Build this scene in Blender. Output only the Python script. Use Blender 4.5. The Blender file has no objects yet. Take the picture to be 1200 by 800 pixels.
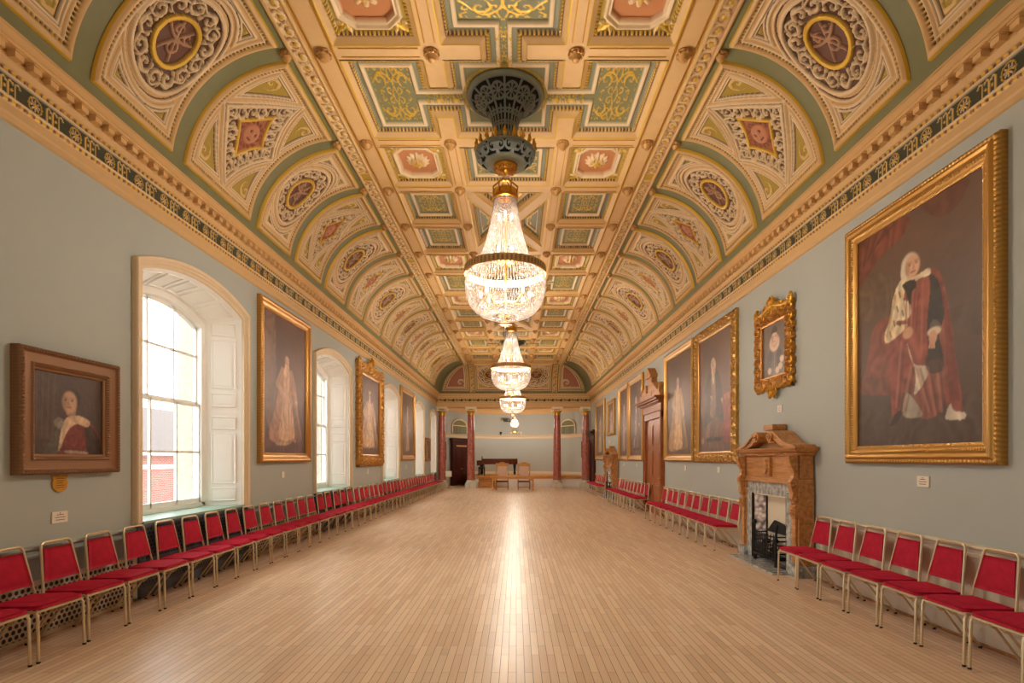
import bpy, math, random
import numpy as np
from math import pi, sin, cos, sqrt, atan2
from mathutils import Vector, Matrix
random.seed(7)
scene = bpy.context.scene
COL = scene.collection

# ------------------------------------------------------------------ colours
def lin(r, g, b):
    def f(c):
        c = c / 255.0
        return c / 12.92 if c <= 0.04045 else ((c + 0.055) / 1.055) ** 2.4
    return (f(r), f(g), f(b))

CREAM = lin(217, 178, 122); PALE = lin(233, 206, 164); GOLD = lin(220, 176, 50)
GREEN = lin(124, 124, 86); GREY = lin(132, 133, 108); OLIVE = lin(176, 148, 52)
TERRA = lin(198, 130, 80); BROWN = lin(92, 52, 36); DARK = lin(40, 30, 20); ROSE = lin(172, 108, 82)

# ------------------------------------------------------------------ materials
class NT:
    """small helper to write node trees"""
    def __init__(self, name):
        self.m = bpy.data.materials.new(name); self.m.use_nodes = True
        self.t = self.m.node_tree; self.n = self.t.nodes
        for x in list(self.n): self.n.remove(x)
        self.out = self.n.new('ShaderNodeOutputMaterial')
    def node(self, typ, **kw):
        x = self.n.new(typ)
        for k, v in kw.items(): setattr(x, k, v)
        return x
    def link(self, a, b): self.t.links.new(a, b)
    def put(self, sock, v):
        if isinstance(v, bpy.types.NodeSocket): self.link(v, sock)
        elif isinstance(v, (tuple, list)) and len(v) == 3 and sock.type == 'RGBA': sock.default_value = (*v, 1)
        else: sock.default_value = v
    def math(self, op, a, b=None, clamp=False):
        x = self.node('ShaderNodeMath', operation=op, use_clamp=clamp)
        self.put(x.inputs[0], a)
        if b is not None: self.put(x.inputs[1], b)
        return x.outputs[0]
    def mix(self, f, a, b):
        x = self.node('ShaderNodeMix', data_type='RGBA')
        self.put(x.inputs[0], f); self.put(x.inputs[6], a); self.put(x.inputs[7], b)
        return x.outputs[2]
    def noise(self, scale, detail=3.0, vec=None, rough=0.5):
        x = self.node('ShaderNodeTexNoise')
        x.inputs['Scale'].default_value = scale; x.inputs['Detail'].default_value = detail
        x.inputs['Roughness'].default_value = rough
        if vec is not None: self.link(vec, x.inputs['Vector'])
        return x.outputs[0]
    def coord(self, which='Object'): return self.node('ShaderNodeTexCoord').outputs[which]
    def sep(self, v):
        x = self.node('ShaderNodeSeparateXYZ'); self.link(v, x.inputs[0]); return x.outputs
    def comb(self, a, b, c):
        x = self.node('ShaderNodeCombineXYZ'); self.put(x.inputs[0], a); self.put(x.inputs[1], b); self.put(x.inputs[2], c); return x.outputs[0]
    def ramp(self, f, stops):
        x = self.node('ShaderNodeValToRGB'); e = x.color_ramp.elements
        while len(e) < len(stops): e.new(0.5)
        for i, (p, c) in enumerate(stops): e[i].position = p; e[i].color = (*c, 1)
        self.put(x.inputs[0], f); return x.outputs[0]
    def bump(self, h, strength=0.3, dist=0.01):
        x = self.node('ShaderNodeBump'); x.inputs['Strength'].default_value = strength; x.inputs['Distance'].default_value = dist
        self.put(x.inputs['Height'], h); return x.outputs[0]
    def bsdf(self, color, rough=0.5, metal=0.0, spec=0.5, normal=None, **kw):
        b = self.node('ShaderNodeBsdfPrincipled')
        self.put(b.inputs['Base Color'], color); self.put(b.inputs['Roughness'], rough); self.put(b.inputs['Metallic'], metal)
        b.inputs['Specular IOR Level'].default_value = spec
        if normal is not None: self.link(normal, b.inputs['Normal'])
        for k, v in kw.items(): self.put(b.inputs[k], v)
        self.link(b.outputs[0], self.out.inputs[0]); return b

def simple(name, c, rough=0.5, metal=0.0, spec=0.5, var=0.08, scale=6.0, bump=0.0, bscale=60):
    t = NT(name)
    n = t.noise(scale, 4, t.coord())
    d = tuple(x * (1 - var) for x in c); l = tuple(min(1, x * (1 + var)) for x in c)
    col = t.mix(n, d, l)
    nm = t.bump(t.noise(bscale, 3, t.coord()), bump, 0.004) if bump else None
    t.bsdf(col, rough, metal, spec, nm)
    return t.m

def wood(name, c1, c2, rough=0.4, scale=1.0, axis=0):
    t = NT(name); s = t.sep(t.coord())
    k = [14 * scale, 14 * scale, 14 * scale]; k[axis] = 1.6 * scale
    v = t.comb(t.math('MULTIPLY', s[0], k[0]), t.math('MULTIPLY', s[1], k[1]), t.math('MULTIPLY', s[2], k[2]))
    n = t.noise(1.6, 5, v, 0.6)
    t.bsdf(t.ramp(n, [(0.3, c1), (0.7, c2)]), rough, 0, 0.26, t.bump(n, 0.08, 0.003))
    return t.m

M = {}
def attr_mat(name, rough=0.55, metal=0.55, spec=0.4, grain=0.1):
    t = NT(name)
    a = t.node('ShaderNodeAttribute', attribute_name='Col')
    n = t.noise(9, 4, t.coord())
    c = t.mix(t.math('MULTIPLY', n, grain * 2), a.outputs['Color'], (0.25, 0.2, 0.14))
    t.bsdf(c, t.math('SUBTRACT', rough, t.math('MULTIPLY', a.outputs['Alpha'], 0.2)), t.math('MULTIPLY', a.outputs['Alpha'], metal), spec)
    return t.m
M['ornate'] = attr_mat('painted_plaster_ornament')
M['canvas'] = attr_mat('oil_painting', rough=0.42, metal=0.0, spec=0.35, grain=0.06)
M['gilt'] = attr_mat('gilded_carving', rough=0.5, metal=0.75, spec=0.5, grain=0.12)
M['cream'] = simple('cream_plaster', CREAM, 0.6)
M['pale'] = simple('pale_plaster', lin(238, 220, 186), 0.55)
M['green'] = simple('sage_green_plaster', GREEN, 0.6)
M['wall'] = simple('sage_grey_wall_paint', lin(178, 184, 179), 0.6, spec=0.3, var=0.03, scale=1.2)
M['dado'] = simple('cream_dado_paint', lin(226, 214, 190), 0.45, var=0.04)
M['white'] = simple('white_gloss_paint', lin(246, 243, 236), 0.35, var=0.03)
M['stone'] = simple('buff_window_architrave', lin(226, 204, 170), 0.5, var=0.04)
M['sill'] = simple('pale_green_sill_paint', lin(150, 178, 160), 0.4, var=0.04)
M['gold'] = simple('gilding', lin(205, 152, 52), 0.4, 0.7, var=0.15, scale=25)
M['brass'] = simple('polished_brass', lin(206, 150, 60), 0.28, 0.9, var=0.1)
M['oldgold'] = simple('aged_gilt', lin(196, 150, 88), 0.5, 0.3, var=0.2, scale=20)
M['iron'] = simple('dark_green_cast_iron', lin(116, 126, 124), 0.5, 0.3, var=0.12)
M['ironshade'] = simple('shade_black', lin(18, 18, 16), 0.8)  # black that stands for the shade inside the lanterns
M['ironpale'] = simple('grey_green_iron', lin(128, 136, 118), 0.5, 0.1)
M['chairgold'] = simple('champagne_gold_tube', lin(216, 196, 158), 0.36, 0.6, var=0.08)
M['foot'] = simple('black_rubber', lin(22, 20, 20), 0.7)
M['oak'] = wood('carved_oak', lin(162, 108, 58), lin(212, 156, 98), 0.38, 1.0, 0)
M['oakdark'] = wood('dark_oak', lin(84, 44, 22), lin(124, 70, 36), 0.4, 1.0, 0)
M['mahogany'] = wood('mahogany', lin(126, 70, 36), lin(182, 112, 64), 0.32, 1.0, 2)
M['darkdoor'] = wood('dark_red_door', lin(58, 22, 16), lin(84, 34, 24), 0.35, 1.0, 2)
M['lightoak'] = wood('light_oak', lin(190, 128, 58), lin(226, 168, 92), 0.35, 1.0, 0)
M['pianowood'] = wood('piano_rosewood', lin(70, 34, 24), lin(128, 66, 44), 0.2, 1.0, 0)
M['pillow'] = simple('cream_upholstery', lin(222, 186, 160), 0.8, bump=0.2)
M['black'] = simple('black_iron', lin(26, 25, 25), 0.5, 0.3)
M['ivory'] = simple('ivory_keys', lin(236, 228, 206), 0.3)
M['slate'] = simple('slate_roof', lin(104, 92, 86), 0.8, var=0.25, scale=9)
M['bulb'] = None

def red_velvet():
    t = NT('red_velvet'); n = t.noise(14, 5, t.coord())
    c = t.mix(n, lin(158, 10, 38), lin(206, 28, 62))
    t.bsdf(c, 0.75, 0, 0.25, t.bump(t.noise(260, 2, t.coord()), 0.15, 0.002), **{'Sheen Weight': 0.35, 'Sheen Roughness': 0.4, 'Sheen Tint': lin(235, 60, 100)})
    return t.m
M['velvet'] = red_velvet()

def marble(name, c1, c2, c3, scale=7, rough=0.2):
    t = NT(name); v = t.coord()
    n = t.noise(scale, 8, v, 0.65)
    w = t.node('ShaderNodeTexWave'); w.inputs['Scale'].default_value = scale * 0.25; w.inputs['Distortion'].default_value = 9; w.inputs['Detail'].default_value = 4
    t.link(v, w.inputs['Vector'])
    c = t.mix(t.math('MULTIPLY', w.outputs['Fac'], 0.35), t.ramp(n, [(0.3, c1), (0.5, c2), (0.72, c3)]), c3)
    t.bsdf(c, rough); return t.m
M['greymarble'] = marble('grey_veined_marble', lin(96, 100, 104), lin(150, 154, 152), lin(216, 214, 206), 12)
M['redmarble'] = marble('red_scagliola', lin(146, 66, 54), lin(176, 92, 76), lin(198, 124, 104), 6, 0.22)
M['stonebase'] = marble('cream_stone', lin(196, 186, 164), lin(214, 206, 186), lin(226, 220, 204), 4, 0.4)

def floor_mat():
    t = NT('maple_strip_floor'); s = t.sep(t.coord())
    vec = t.comb(s[1], s[0], 0.0)
    b = t.node('ShaderNodeTexBrick'); t.link(vec, b.inputs['Vector'])
    b.offset = 0.37; b.offset_frequency = 2; b.squash = 1
    b.inputs['Color1'].default_value = (*lin(248, 224, 194), 1); b.inputs['Color2'].default_value = (*lin(230, 200, 166), 1)
    b.inputs['Mortar'].default_value = (*lin(132, 96, 64), 1)
    b.inputs['Scale'].default_value = 1.0; b.inputs['Mortar Size'].default_value = 0.0024; b.inputs['Mortar Smooth'].default_value = 0.2
    b.inputs['Bias'].default_value = -0.1
    b.inputs['Brick Width'].default_value = 0.62; b.inputs['Row Height'].default_value = 0.066
    b2 = t.node('ShaderNodeTexBrick'); t.link(vec, b2.inputs['Vector'])
    b2.offset = 0.37; b2.inputs['Color1'].default_value = (0.72, 0.72, 0.72, 1); b2.inputs['Color2'].default_value = (1.1, 1.1, 1.1, 1)
    b2.inputs['Mortar'].default_value = (1, 1, 1, 1); b2.inputs['Scale'].default_value = 1.0; b2.inputs['Mortar Size'].default_value = 0.0
    b2.inputs['Bias'].default_value = 0.35; b2.inputs['Brick Width'].default_value = 1.86; b2.inputs['Row Height'].default_value = 0.066
    g = t.noise(3.0, 6, t.comb(t.math('MULTIPLY', s[0], 22), t.math('MULTIPLY', s[1], 1.2), 0.0), 0.6)
    wear = t.noise(0.45, 4, t.coord(), 0.6)
    c = t.mix(t.math('MULTIPLY', g, 0.3), b.outputs['Color'], lin(176, 128, 80))
    mx = t.node('ShaderNodeMix', data_type='RGBA', blend_type='MULTIPLY'); mx.inputs[0].default_value = 0.45
    t.link(c, mx.inputs[6]); t.link(b2.outputs['Color'], mx.inputs[7])
    rough = t.math('ADD', 0.28, t.math('MULTIPLY', wear, 0.08))
    t.bsdf(mx.outputs[2], rough, 0, 0.26, t.bump(t.math('ADD', t.math('MULTIPLY', b.outputs['Fac'], -1.0), t.math('MULTIPLY', t.noise(5, 2, t.coord()), 0.4)), 0.22, 0.003))
    return t.m
M['floor'] = floor_mat()

def grille_mat(name, c, hole):
    """round holes in staggered rows"""
    t = NT(name); s = t.sep(t.coord())
    px, pz = 0.062, 0.05
    rz = t.math('DIVIDE', s[2], pz); row = t.math('FLOOR', rz)
    fz = t.math('SUBTRACT', t.math('SUBTRACT', rz, row), 0.5)
    off = t.math('MULTIPLY', t.math('MODULO', row, 2.0), 0.5)
    ry = t.math('ADD', t.math('DIVIDE', s[1], px), off)
    fy = t.math('SUBTRACT', t.math('SUBTRACT', ry, t.math('FLOOR', ry)), 0.5)
    d = t.math('SQRT', t.math('ADD', t.math('MULTIPLY', t.math('MULTIPLY', fy, fy), 1.45), t.math('MULTIPLY', fz, fz)))
    m = t.math('LESS_THAN', d, 0.40)
    t.bsdf(t.mix(m, c, hole), 0.5); return t.m
M['grille'] = grille_mat('pale_perforated_grille', lin(206, 196, 176), lin(24, 26, 30))
M['grilledark'] = grille_mat('slate_blue_perforated_grille', lin(78, 84, 96), lin(22, 24, 30))

def brickwall():
    t = NT('red_brickwork'); s = t.sep(t.coord())
    b = t.node('ShaderNodeTexBrick'); t.link(t.comb(s[1], s[2], 0.0), b.inputs['Vector'])
    b.inputs['Color1'].default_value = (*lin(150, 70, 60), 1); b.inputs['Color2'].default_value = (*lin(172, 92, 78), 1); b.inputs['Mortar'].default_value = (*lin(170, 152, 140), 1)
    b.inputs['Scale'].default_value = 1; b.inputs['Mortar Size'].default_value = 0.012; b.inputs['Brick Width'].default_value = 0.23; b.inputs['Row Height'].default_value = 0.075
    t.bsdf(b.outputs['Color'], 0.85); return t.m
M['brick'] = brickwall()

def glass_mat():
    t = NT('window_glass')
    fr = t.node('ShaderNodeFresnel'); fr.inputs['IOR'].default_value = 1.45
    tr = t.node('ShaderNodeBsdfTransparent'); tr.inputs[0].default_value = (0.97, 0.985, 0.98, 1)
    gl = t.node('ShaderNodeBsdfGlossy'); gl.inputs['Roughness'].default_value = 0.02
    mx = t.node('ShaderNodeMixShader'); t.link(fr.outputs[0], mx.inputs[0]); t.link(tr.outputs[0], mx.inputs[1]); t.link(gl.outputs[0], mx.inputs[2])
    t.link(mx.outputs[0], t.out.inputs[0]); return t.m
M['glass'] = glass_mat()

def crystal_mat():
    t = NT('cut_crystal_beads')
    b = t.node('ShaderNodeBsdfPrincipled'); b.inputs['Base Color'].default_value = (0.21, 0.17, 0.15, 1); b.inputs['Roughness'].default_value = 0.15; b.inputs['Specular IOR Level'].default_value = 0.7
    tl = t.node('ShaderNodeBsdfTranslucent'); tl.inputs[0].default_value = (0.22, 0.18, 0.155, 1)
    tp = t.node('ShaderNodeBsdfTransparent'); tp.inputs[0].default_value = (1, 0.98, 0.95, 1)
    m1 = t.node('ShaderNodeMixShader'); m1.inputs[0].default_value = 0.55; t.link(b.outputs[0], m1.inputs[1]); t.link(tl.outputs[0], m1.inputs[2])
    m2 = t.node('ShaderNodeMixShader'); m2.inputs[0].default_value = 0.40; t.link(m1.outputs[0], m2.inputs[1]); t.link(tp.outputs[0], m2.inputs[2])
    t.link(m2.outputs[0], t.out.inputs[0]); return t.m
M['crystal'] = crystal_mat()

def emit(name, c, s):
    t = NT(name); e = t.node('ShaderNodeEmission'); e.inputs[0].default_value = (*c, 1); e.inputs[1].default_value = s
    t.link(e.outputs[0], t.out.inputs[0]); return t.m
M['bulb'] = emit('lit_bulb', (1.0, 0.82, 0.6), 6.0)
M['exit'] = emit('lit_exit_sign', lin(40, 170, 90), 0.7)

# ------------------------------------------------------------------ mesh building
class MB:
    def __init__(self): self.v = []; self.f = []; self.mi = []; self.cur = 0
    def add(self, vs, fs, mi=None):
        b = len(self.v); self.v += [tuple(p) for p in vs]
        self.f += [tuple(b + i for i in f) for f in fs]; self.mi += [self.cur if mi is None else mi] * len(fs); return self
    def box(self, x0, x1, y0, y1, z0, z1, mi=None):
        return self.add([(x0, y0, z0), (x1, y0, z0), (x1, y1, z0), (x0, y1, z0), (x0, y0, z1), (x1, y0, z1), (x1, y1, z1), (x0, y1, z1)],
                 [(3, 2, 1, 0), (4, 5, 6, 7), (0, 1, 5, 4), (1, 2, 6, 5), (2, 3, 7, 6), (3, 0, 4, 7)], mi)
    def tube(self, pts, r, n=8, cap=True, closed=False, mi=None):
        pts = [Vector(p) for p in pts]; N = len(pts); vs = []
        rs = r if isinstance(r, (list, tuple)) else [r] * N
        up0 = None
        for i, p in enumerate(pts):
            a = pts[(i - 1) % N] if (i > 0 or closed) else p; b = pts[(i + 1) % N] if (i < N - 1 or closed) else p
            d = (b - a).normalized() if (b - a).length > 1e-9 else Vector((0, 0, 1))
            if up0 is None:
                up0 = Vector((0, 0, 1)) if abs(d.z) < 0.9 else Vector((1, 0, 0))
            u = up0 - d * up0.dot(d)
            if u.length < 1e-6: u = d.orthogonal()
            u.normalize(); up0 = u; w = d.cross(u)
            for k in range(n):
                t = 2 * pi * k / n; vs.append(p + (u * cos(t) + w * sin(t)) * rs[i])
        fs = []
        for i in range(N if closed else N - 1):
            j = (i + 1) % N
            for k in range(n):
                fs.append((i * n + k, i * n + (k + 1) % n, j * n + (k + 1) % n, j * n + k))
        if cap and not closed:
            fs.append(tuple(range(n - 1, -1, -1))); fs.append(tuple((N - 1) * n + k for k in range(n)))
        return self.add(vs, fs, mi)
    def lathe(self, prof, c=(0, 0, 0), n=24, mi=None, cap=False):
        vs = []; 
        for r, z in prof:
            for k in range(n):
                t = 2 * pi * k / n; vs.append((c[0] + r * cos(t), c[1] + r * sin(t), c[2] + z))
        fs = [(i * n + k, i * n + (k + 1) % n, (i + 1) * n + (k + 1) % n, (i + 1) * n + k) for i in range(len(prof) - 1) for k in range(n)]
        if cap: fs += [tuple(range(n - 1, -1, -1)), tuple((len(prof) - 1) * n + k for k in range(n))]
        return self.add(vs, fs, mi)
    def prism(self, poly, a, b, axis='y', mi=None):
        """poly of 2-D points extruded from a to b along axis (x: poly is (y,z); y: (x,z); z: (x,y))"""
        def P(p, t): return {'x': (t, p[0], p[1]), 'y': (p[0], t, p[1]), 'z': (p[0], p[1], t)}[axis]
        n = len(poly)
        vs = [P(p, a) for p in poly] + [P(p, b) for p in poly]
        fs = [tuple(range(n)), tuple(range(2 * n - 1, n - 1, -1))] + [(i, n + i, n + (i + 1) % n, (i + 1) % n) for i in range(n)]
        return self.add(vs, fs, mi)
    def strip(self, A, B, mi=None):
        n = len(A); return self.add(list(A) + list(B), [(i, i + 1, n + i + 1, n + i) for i in range(n - 1)], mi)
    def sweep(self, prof, a, b, f, mi=None):
        """prof [(p,z)] swept from a to b; f(p,z,t) -> point"""
        return self.strip([f(p, z, a) for p, z in prof], [f(p, z, b) for p, z in prof], mi)
    def sphere(self, c, r, n=10, m=6, sc=(1, 1, 1), mi=None):
        prof = [(max(1e-4, r * sin(pi * i / m)), -r * cos(pi * i / m)) for i in range(m + 1)]
        b = MB(); b.lathe(prof, (0, 0, 0), n)
        return self.add([(c[0] + x * sc[0], c[1] + y * sc[1], c[2] + z * sc[2]) for x, y, z in b.v], b.f, mi)
    def mesh(self, name, mats, smooth=None):
        me = bpy.data.meshes.new(name); me.from_pydata(self.v, [], self.f)
        if not isinstance(mats, (list, tuple)): mats = [mats]
        for m in mats: me.materials.append(m)
        if len(mats) > 1: me.polygons.foreach_set('material_index', self.mi)
        if smooth is not None:
            me.polygons.foreach_set('use_smooth', [True] * len(me.polygons))
            if smooth < 3: me.set_sharp_from_angle(angle=smooth)
        me.update(); return me
    def build(self, name, mats, parent=None, smooth=None, bevel=0.0):
        o = link(name, self.mesh(name, mats, smooth), parent)
        if bevel:
            md = o.modifiers.new('bevel', 'BEVEL'); md.width = bevel; md.segments = 2; md.limit_method = 'ANGLE'; md.angle_limit = 0.6
        return o
SM = 0.7
def link(name, me, parent=None):
    o = bpy.data.objects.new(name, me); COL.objects.link(o)
    if parent is not None: o.parent = parent
    return o
def tag(o, label, cat, group=None):
    o['label'] = label; o['category'] = cat
    if group: o['group'] = group
    return o
def thing(name, label, cat, loc=(0, 0, 0), rot=(0, 0, 0), group=None):
    o = bpy.data.objects.new(name, None); COL.objects.link(o); o.location = loc; o.rotation_euler = rot
    o.empty_display_size = 0.1
    return tag(o, label, cat, group)
def struct(o):
    o['kind'] = 'structure'; return o
def copy_tree(o, parent=None):
    c = o.copy(); COL.objects.link(c)
    if parent is not None: c.parent = parent
    for ch in list(o.children): copy_tree(ch, c)
    return c

def hf(name, X, Y, Z, C, mat, keep=None, smooth=True):
    """grid mesh from 2-D arrays of coordinates and RGBA colours"""
    nx, ny = X.shape
    me = bpy.data.meshes.new(name)
    co = np.stack([X, Y, Z], -1).reshape(-1, 3).astype(np.float32)
    idx = np.arange(nx * ny).reshape(nx, ny)
    q = np.stack([idx[:-1, :-1], idx[1:, :-1], idx[1:, 1:], idx[:-1, 1:]], -1)
    if keep is not None: q = q[keep]
    q = q.reshape(-1, 4).astype(np.int32)
    me.vertices.add(len(co)); me.vertices.foreach_set('co', co.ravel())
    me.loops.add(q.size); me.loops.foreach_set('vertex_index', q.ravel())
    me.polygons.add(len(q)); me.polygons.foreach_set('loop_start', np.arange(0, q.size, 4, dtype=np.int32))
    try: me.polygons.foreach_set('loop_total', np.full(len(q), 4, dtype=np.int32))
    except Exception: pass
    if C is not None:
        a = me.color_attributes.new('Col', 'FLOAT_COLOR', 'POINT')
        a.data.foreach_set('color', C.reshape(-1, 4).astype(np.float32).ravel())
    me.materials.append(mat)
    me.update(calc_edges=True); me.validate()
    if smooth: me.polygons.foreach_set('use_smooth', np.ones(len(me.polygons), dtype=bool))
    return me

def col4(c, metal=0.0): return np.array([c[0], c[1], c[2], metal])
class Relief:
    """height + colour fields over a 2-D grid"""
    def __init__(self, U, V, base, h=0.0):
        self.U, self.V = U, V; self.h = np.full(U.shape, float(h)); self.c = np.empty(U.shape + (4,)); self.c[:] = base
    def put(self, mask, c=None, h=None, dh=None):
        if c is not None: self.c[mask] = c
        if h is not None: self.h[mask] = h[mask] if isinstance(h, np.ndarray) else h
        if dh is not None: self.h[mask] += dh[mask] if isinstance(dh, np.ndarray) else dh
def sstep(x, a, b):
    t = np.clip((x - a) / (b - a), 0, 1); return t * t * (3 - 2 * t)
def spiral(x, y, R, turns=2.2, hand=1):
    """0..1 field of a curling acanthus scroll inside radius R"""
    r = np.hypot(x, y) / R; th = np.arctan2(y, x) * hand
    w = np.cos(th - 2 * pi * turns * np.sqrt(np.clip(r, 0, 4)) )
    leaf = 0.22 * np.cos(5 * th + 9 * r)
    return np.where(r < 1.0, w + leaf, -1.0)
C_ = {k: col4(v) for k, v in dict(cream=CREAM, pale=PALE, green=GREEN, grey=GREY, olive=OLIVE, terra=TERRA, brown=BROWN, dark=DARK, rose=ROSE).items()}
C_['gold'] = col4(GOLD, 0.6)
# ------------------------------------------------------------------ room dimensions (metres)
XC, HW = -0.16, 4.43
XL, XR = XC - HW, XC + HW
YR, YE = -3.0, 31.3            # rear wall, front of the end entablature
ZC = 6.90                      # underside of ceiling beams
SPR_A, SPR_Z = 4.20, 5.38      # springing of the cove (from the centre line, height)
CRX, CRZ = 1.50, 1.52          # cove radii
CR = 1.51
ROWS = [(3.80, 'G', 1.64), (5.44, 'O', 1.56), (7.0, 'C', 2.0), (9.0, 'O', 1.56), (10.56, 'G', 1.64), (12.2, 'G', 1.64), (13.84, 'O', 1.56),
        (15.4, 'C', 2.0), (17.4, 'O', 1.56), (18.96, 'G', 1.64), (20.6, 'G', 1.64), (22.24, 'O', 1.56), (23.8, 'C', 2.0), (25.8, 'O', 1.56), (27.36, 'G', 1.64)]
YT = 29.0                      # last transverse beam
CHY = (8.0, 16.4, 24.8)        # chandelier centres

def cove_pt(v, h):
    """distance v up the arc, relief h towards the room -> (a, z)"""
    ph = v / CR
    return SPR_A - CRX * (1 - np.cos(ph)) - h * np.cos(ph), SPR_Z + CRZ * np.sin(ph) - h * np.sin(ph)
ARC = CR * pi / 2

# ---- ceiling slab and beams --------------------------------------------------
b = MB()
b.box(XC - 2.75, XC + 2.75, YR, 31.4, 7.16, 7.26)                       # slab over the coffers
ceiling = struct(b.build('ceiling', M['cream']))
b = MB()
for s in (-1, 1):
    x0, x1 = sorted((XC + s * 2.15, XC + s * 2.475)); b.box(x0, x1, YR, 29.85, ZC, 7.2)
bh = 0.13; CEND = [r[0] + r[2] for r in ROWS if r[1] == 'C']
for y0, k, L in ROWS:
    b.box(XC - 2.15, XC - 1.05, y0 - bh, y0 + bh, ZC, 7.2); b.box(XC + 1.05, XC + 2.15, y0 - bh, y0 + bh, ZC, 7.2)
b.box(XC - 2.15, XC + 2.15, YT - bh, 29.85, ZC, 7.2)
b.box(XC - 2.15, XC + 2.15, YR, 3.8 - bh, ZC, 7.2)
# longitudinal beams
for s in (-1, 1):
    x0, x1 = sorted((XC + s * 0.80, XC + s * 1.05))
    for y0, k, L in ROWS:
        if k != 'C': b.box(x0, x1, y0 + (bh if y0 in CEND else -bh), y0 + L - bh, ZC, 7.2)
# transverse beams in the central lane (none across the cross coffers)
for i, (y0, k, L) in enumerate(ROWS):
    kp = ROWS[i - 1][1] if i else None
    if 'C' in (k, kp): continue
    if k == 'G' and kp == 'G': continue
    b.box(XC - 0.80, XC + 0.80, y0 - bh, y0 + bh, ZC, 7.2)
for cy in CHY:                                                             # stepped corners of the cross coffers
    for sx in (-1, 1):
        for sy in (-1, 1):
            for xa, xb, ya, yb in ((0.80, 1.05, 0.34, 1.13), (0.30, 0.80, 0.87, 1.13)):
                x0, x1 = sorted((XC + sx * xa, XC + sx * xb)); y0, y1 = sorted((cy + sy * ya, cy + sy * yb)); b.box(x0, x1, y0, y1, ZC, 7.2)
b.build('ceiling_beams', M['cream'], ceiling)
# thin gilt fillets along the plain beams
b = MB()
for s in (-1, 1):
    for a in (2.185, 2.44):
        b.box(XC + s * a - 0.012, XC + s * a + 0.012, 3.8, 29.8, ZC - 0.012, ZC)
    for y0, k, L in ROWS:
        for d in (-0.075, 0.075): b.box(min(XC + s * 1.09, XC + s * 2.1), max(XC + s * 1.09, XC + s * 2.1), y0 + d - 0.008, y0 + d + 0.008, ZC - 0.008, ZC)
        if k != 'C':
            for d in (0.86, 0.99): b.box(XC + s * d - 0.008, XC + s * d + 0.008, y0 + 0.17, y0 + L - 0.17, ZC - 0.008, ZC)
b.build('gilt_fillet', M['gold'], ceiling)

# ---- coffers ----------------------------------------------------------------------
def grid(w, h, res):
    nx, ny = max(8, int(w / res)), max(8, int(h / res))
    return np.meshgrid(np.linspace(-w / 2, w / 2, nx), np.linspace(-h / 2, h / 2, ny), indexing='ij')
def beads(t, per=0.055): return np.cos(2 * pi * t / per) > 0.1
def along(U, V, W, H):
    """coordinate running along the nearest edge of a rectangle"""
    return np.where(W - np.abs(U) < H - np.abs(V), V, U)
def rim(R, d, t):
    """moulded rim of a coffer: d = distance inside the edge"""
    R.put(d < 0.018, C_['gold'], 0.012)
    m = (d >= 0.018) & (d < 0.075); R.put(m, C_['cream'], -0.9 * (d - 0.018))
    m = (d >= 0.075) & (d < 0.085); R.put(m, C_['brown'], -0.07)
    m = (d >= 0.085) & (d < 0.118); bd = beads(t); R.put(m & bd, C_['gold'], -0.05); R.put(m & ~bd, C_['brown'], -0.085)
def arabesque(R, U, V, sx, sy, mask, bg=None):
    """gilt scrollwork mirrored about both axes, drawn in a field of half sizes sx, sy"""
    x, y = np.abs(U) / sx, np.abs(V) / sy
    g = np.zeros(U.shape, bool)
    for cx, cy, r, hd, tn in ((0.50, 0.52, 0.27, 1, 1.6), (0.82, 0.84, 0.15, -1, 1.2), (0.84, 0.22, 0.17, 1, 1.2), (0.2, 0.84, 0.15, -1, 1.2), (0.18, 0.2, 0.16, -1, 1.2), (0.16, 0.52, 0.12, 1, 1.1), (0.5, 0.12, 0.12, -1, 1.1), (0.8, 0.55, 0.11, -1, 1.1), (0.52, 0.9, 0.1, 1, 1.1)):
        g |= spiral(x - cx, y - cy, r, tn, hd) > 0.55
    g |= np.abs(y - 0.5 - 0.28 * np.sin(4.2 * x)) < 0.035
    g |= np.abs(x - 0.06 - 0.05 * np.cos(9 * y)) < 0.022
    g &= (x < 0.97) & (y < 0.97)
    R.put(mask & g, C_['gold'], dh=0.008)
def place_ceiling(R, x0=0.0):
    return R.U, R.V, ZC - R.h
COFF = {}
def coffer_green(w, h, res):
    U, V = grid(w, h, res); W, H = w / 2, h / 2
    R = Relief(U, V, C_['grey'], -0.11); d = np.minimum(W - np.abs(U), H - np.abs(V)); t = along(U, V, W, H)
    rim(R, d, t)
    m = (d >= 0.19) & (d < 0.245); R.put(m, C_['pale'], -0.075 - 0.02 * np.cos((d - 0.19) * 110))
    m = d >= 0.245; R.put(m, col4(GREEN), -0.12); arabesque(R, U, V, W - 0.30, H - 0.30, d > 0.285)
    return R
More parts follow.
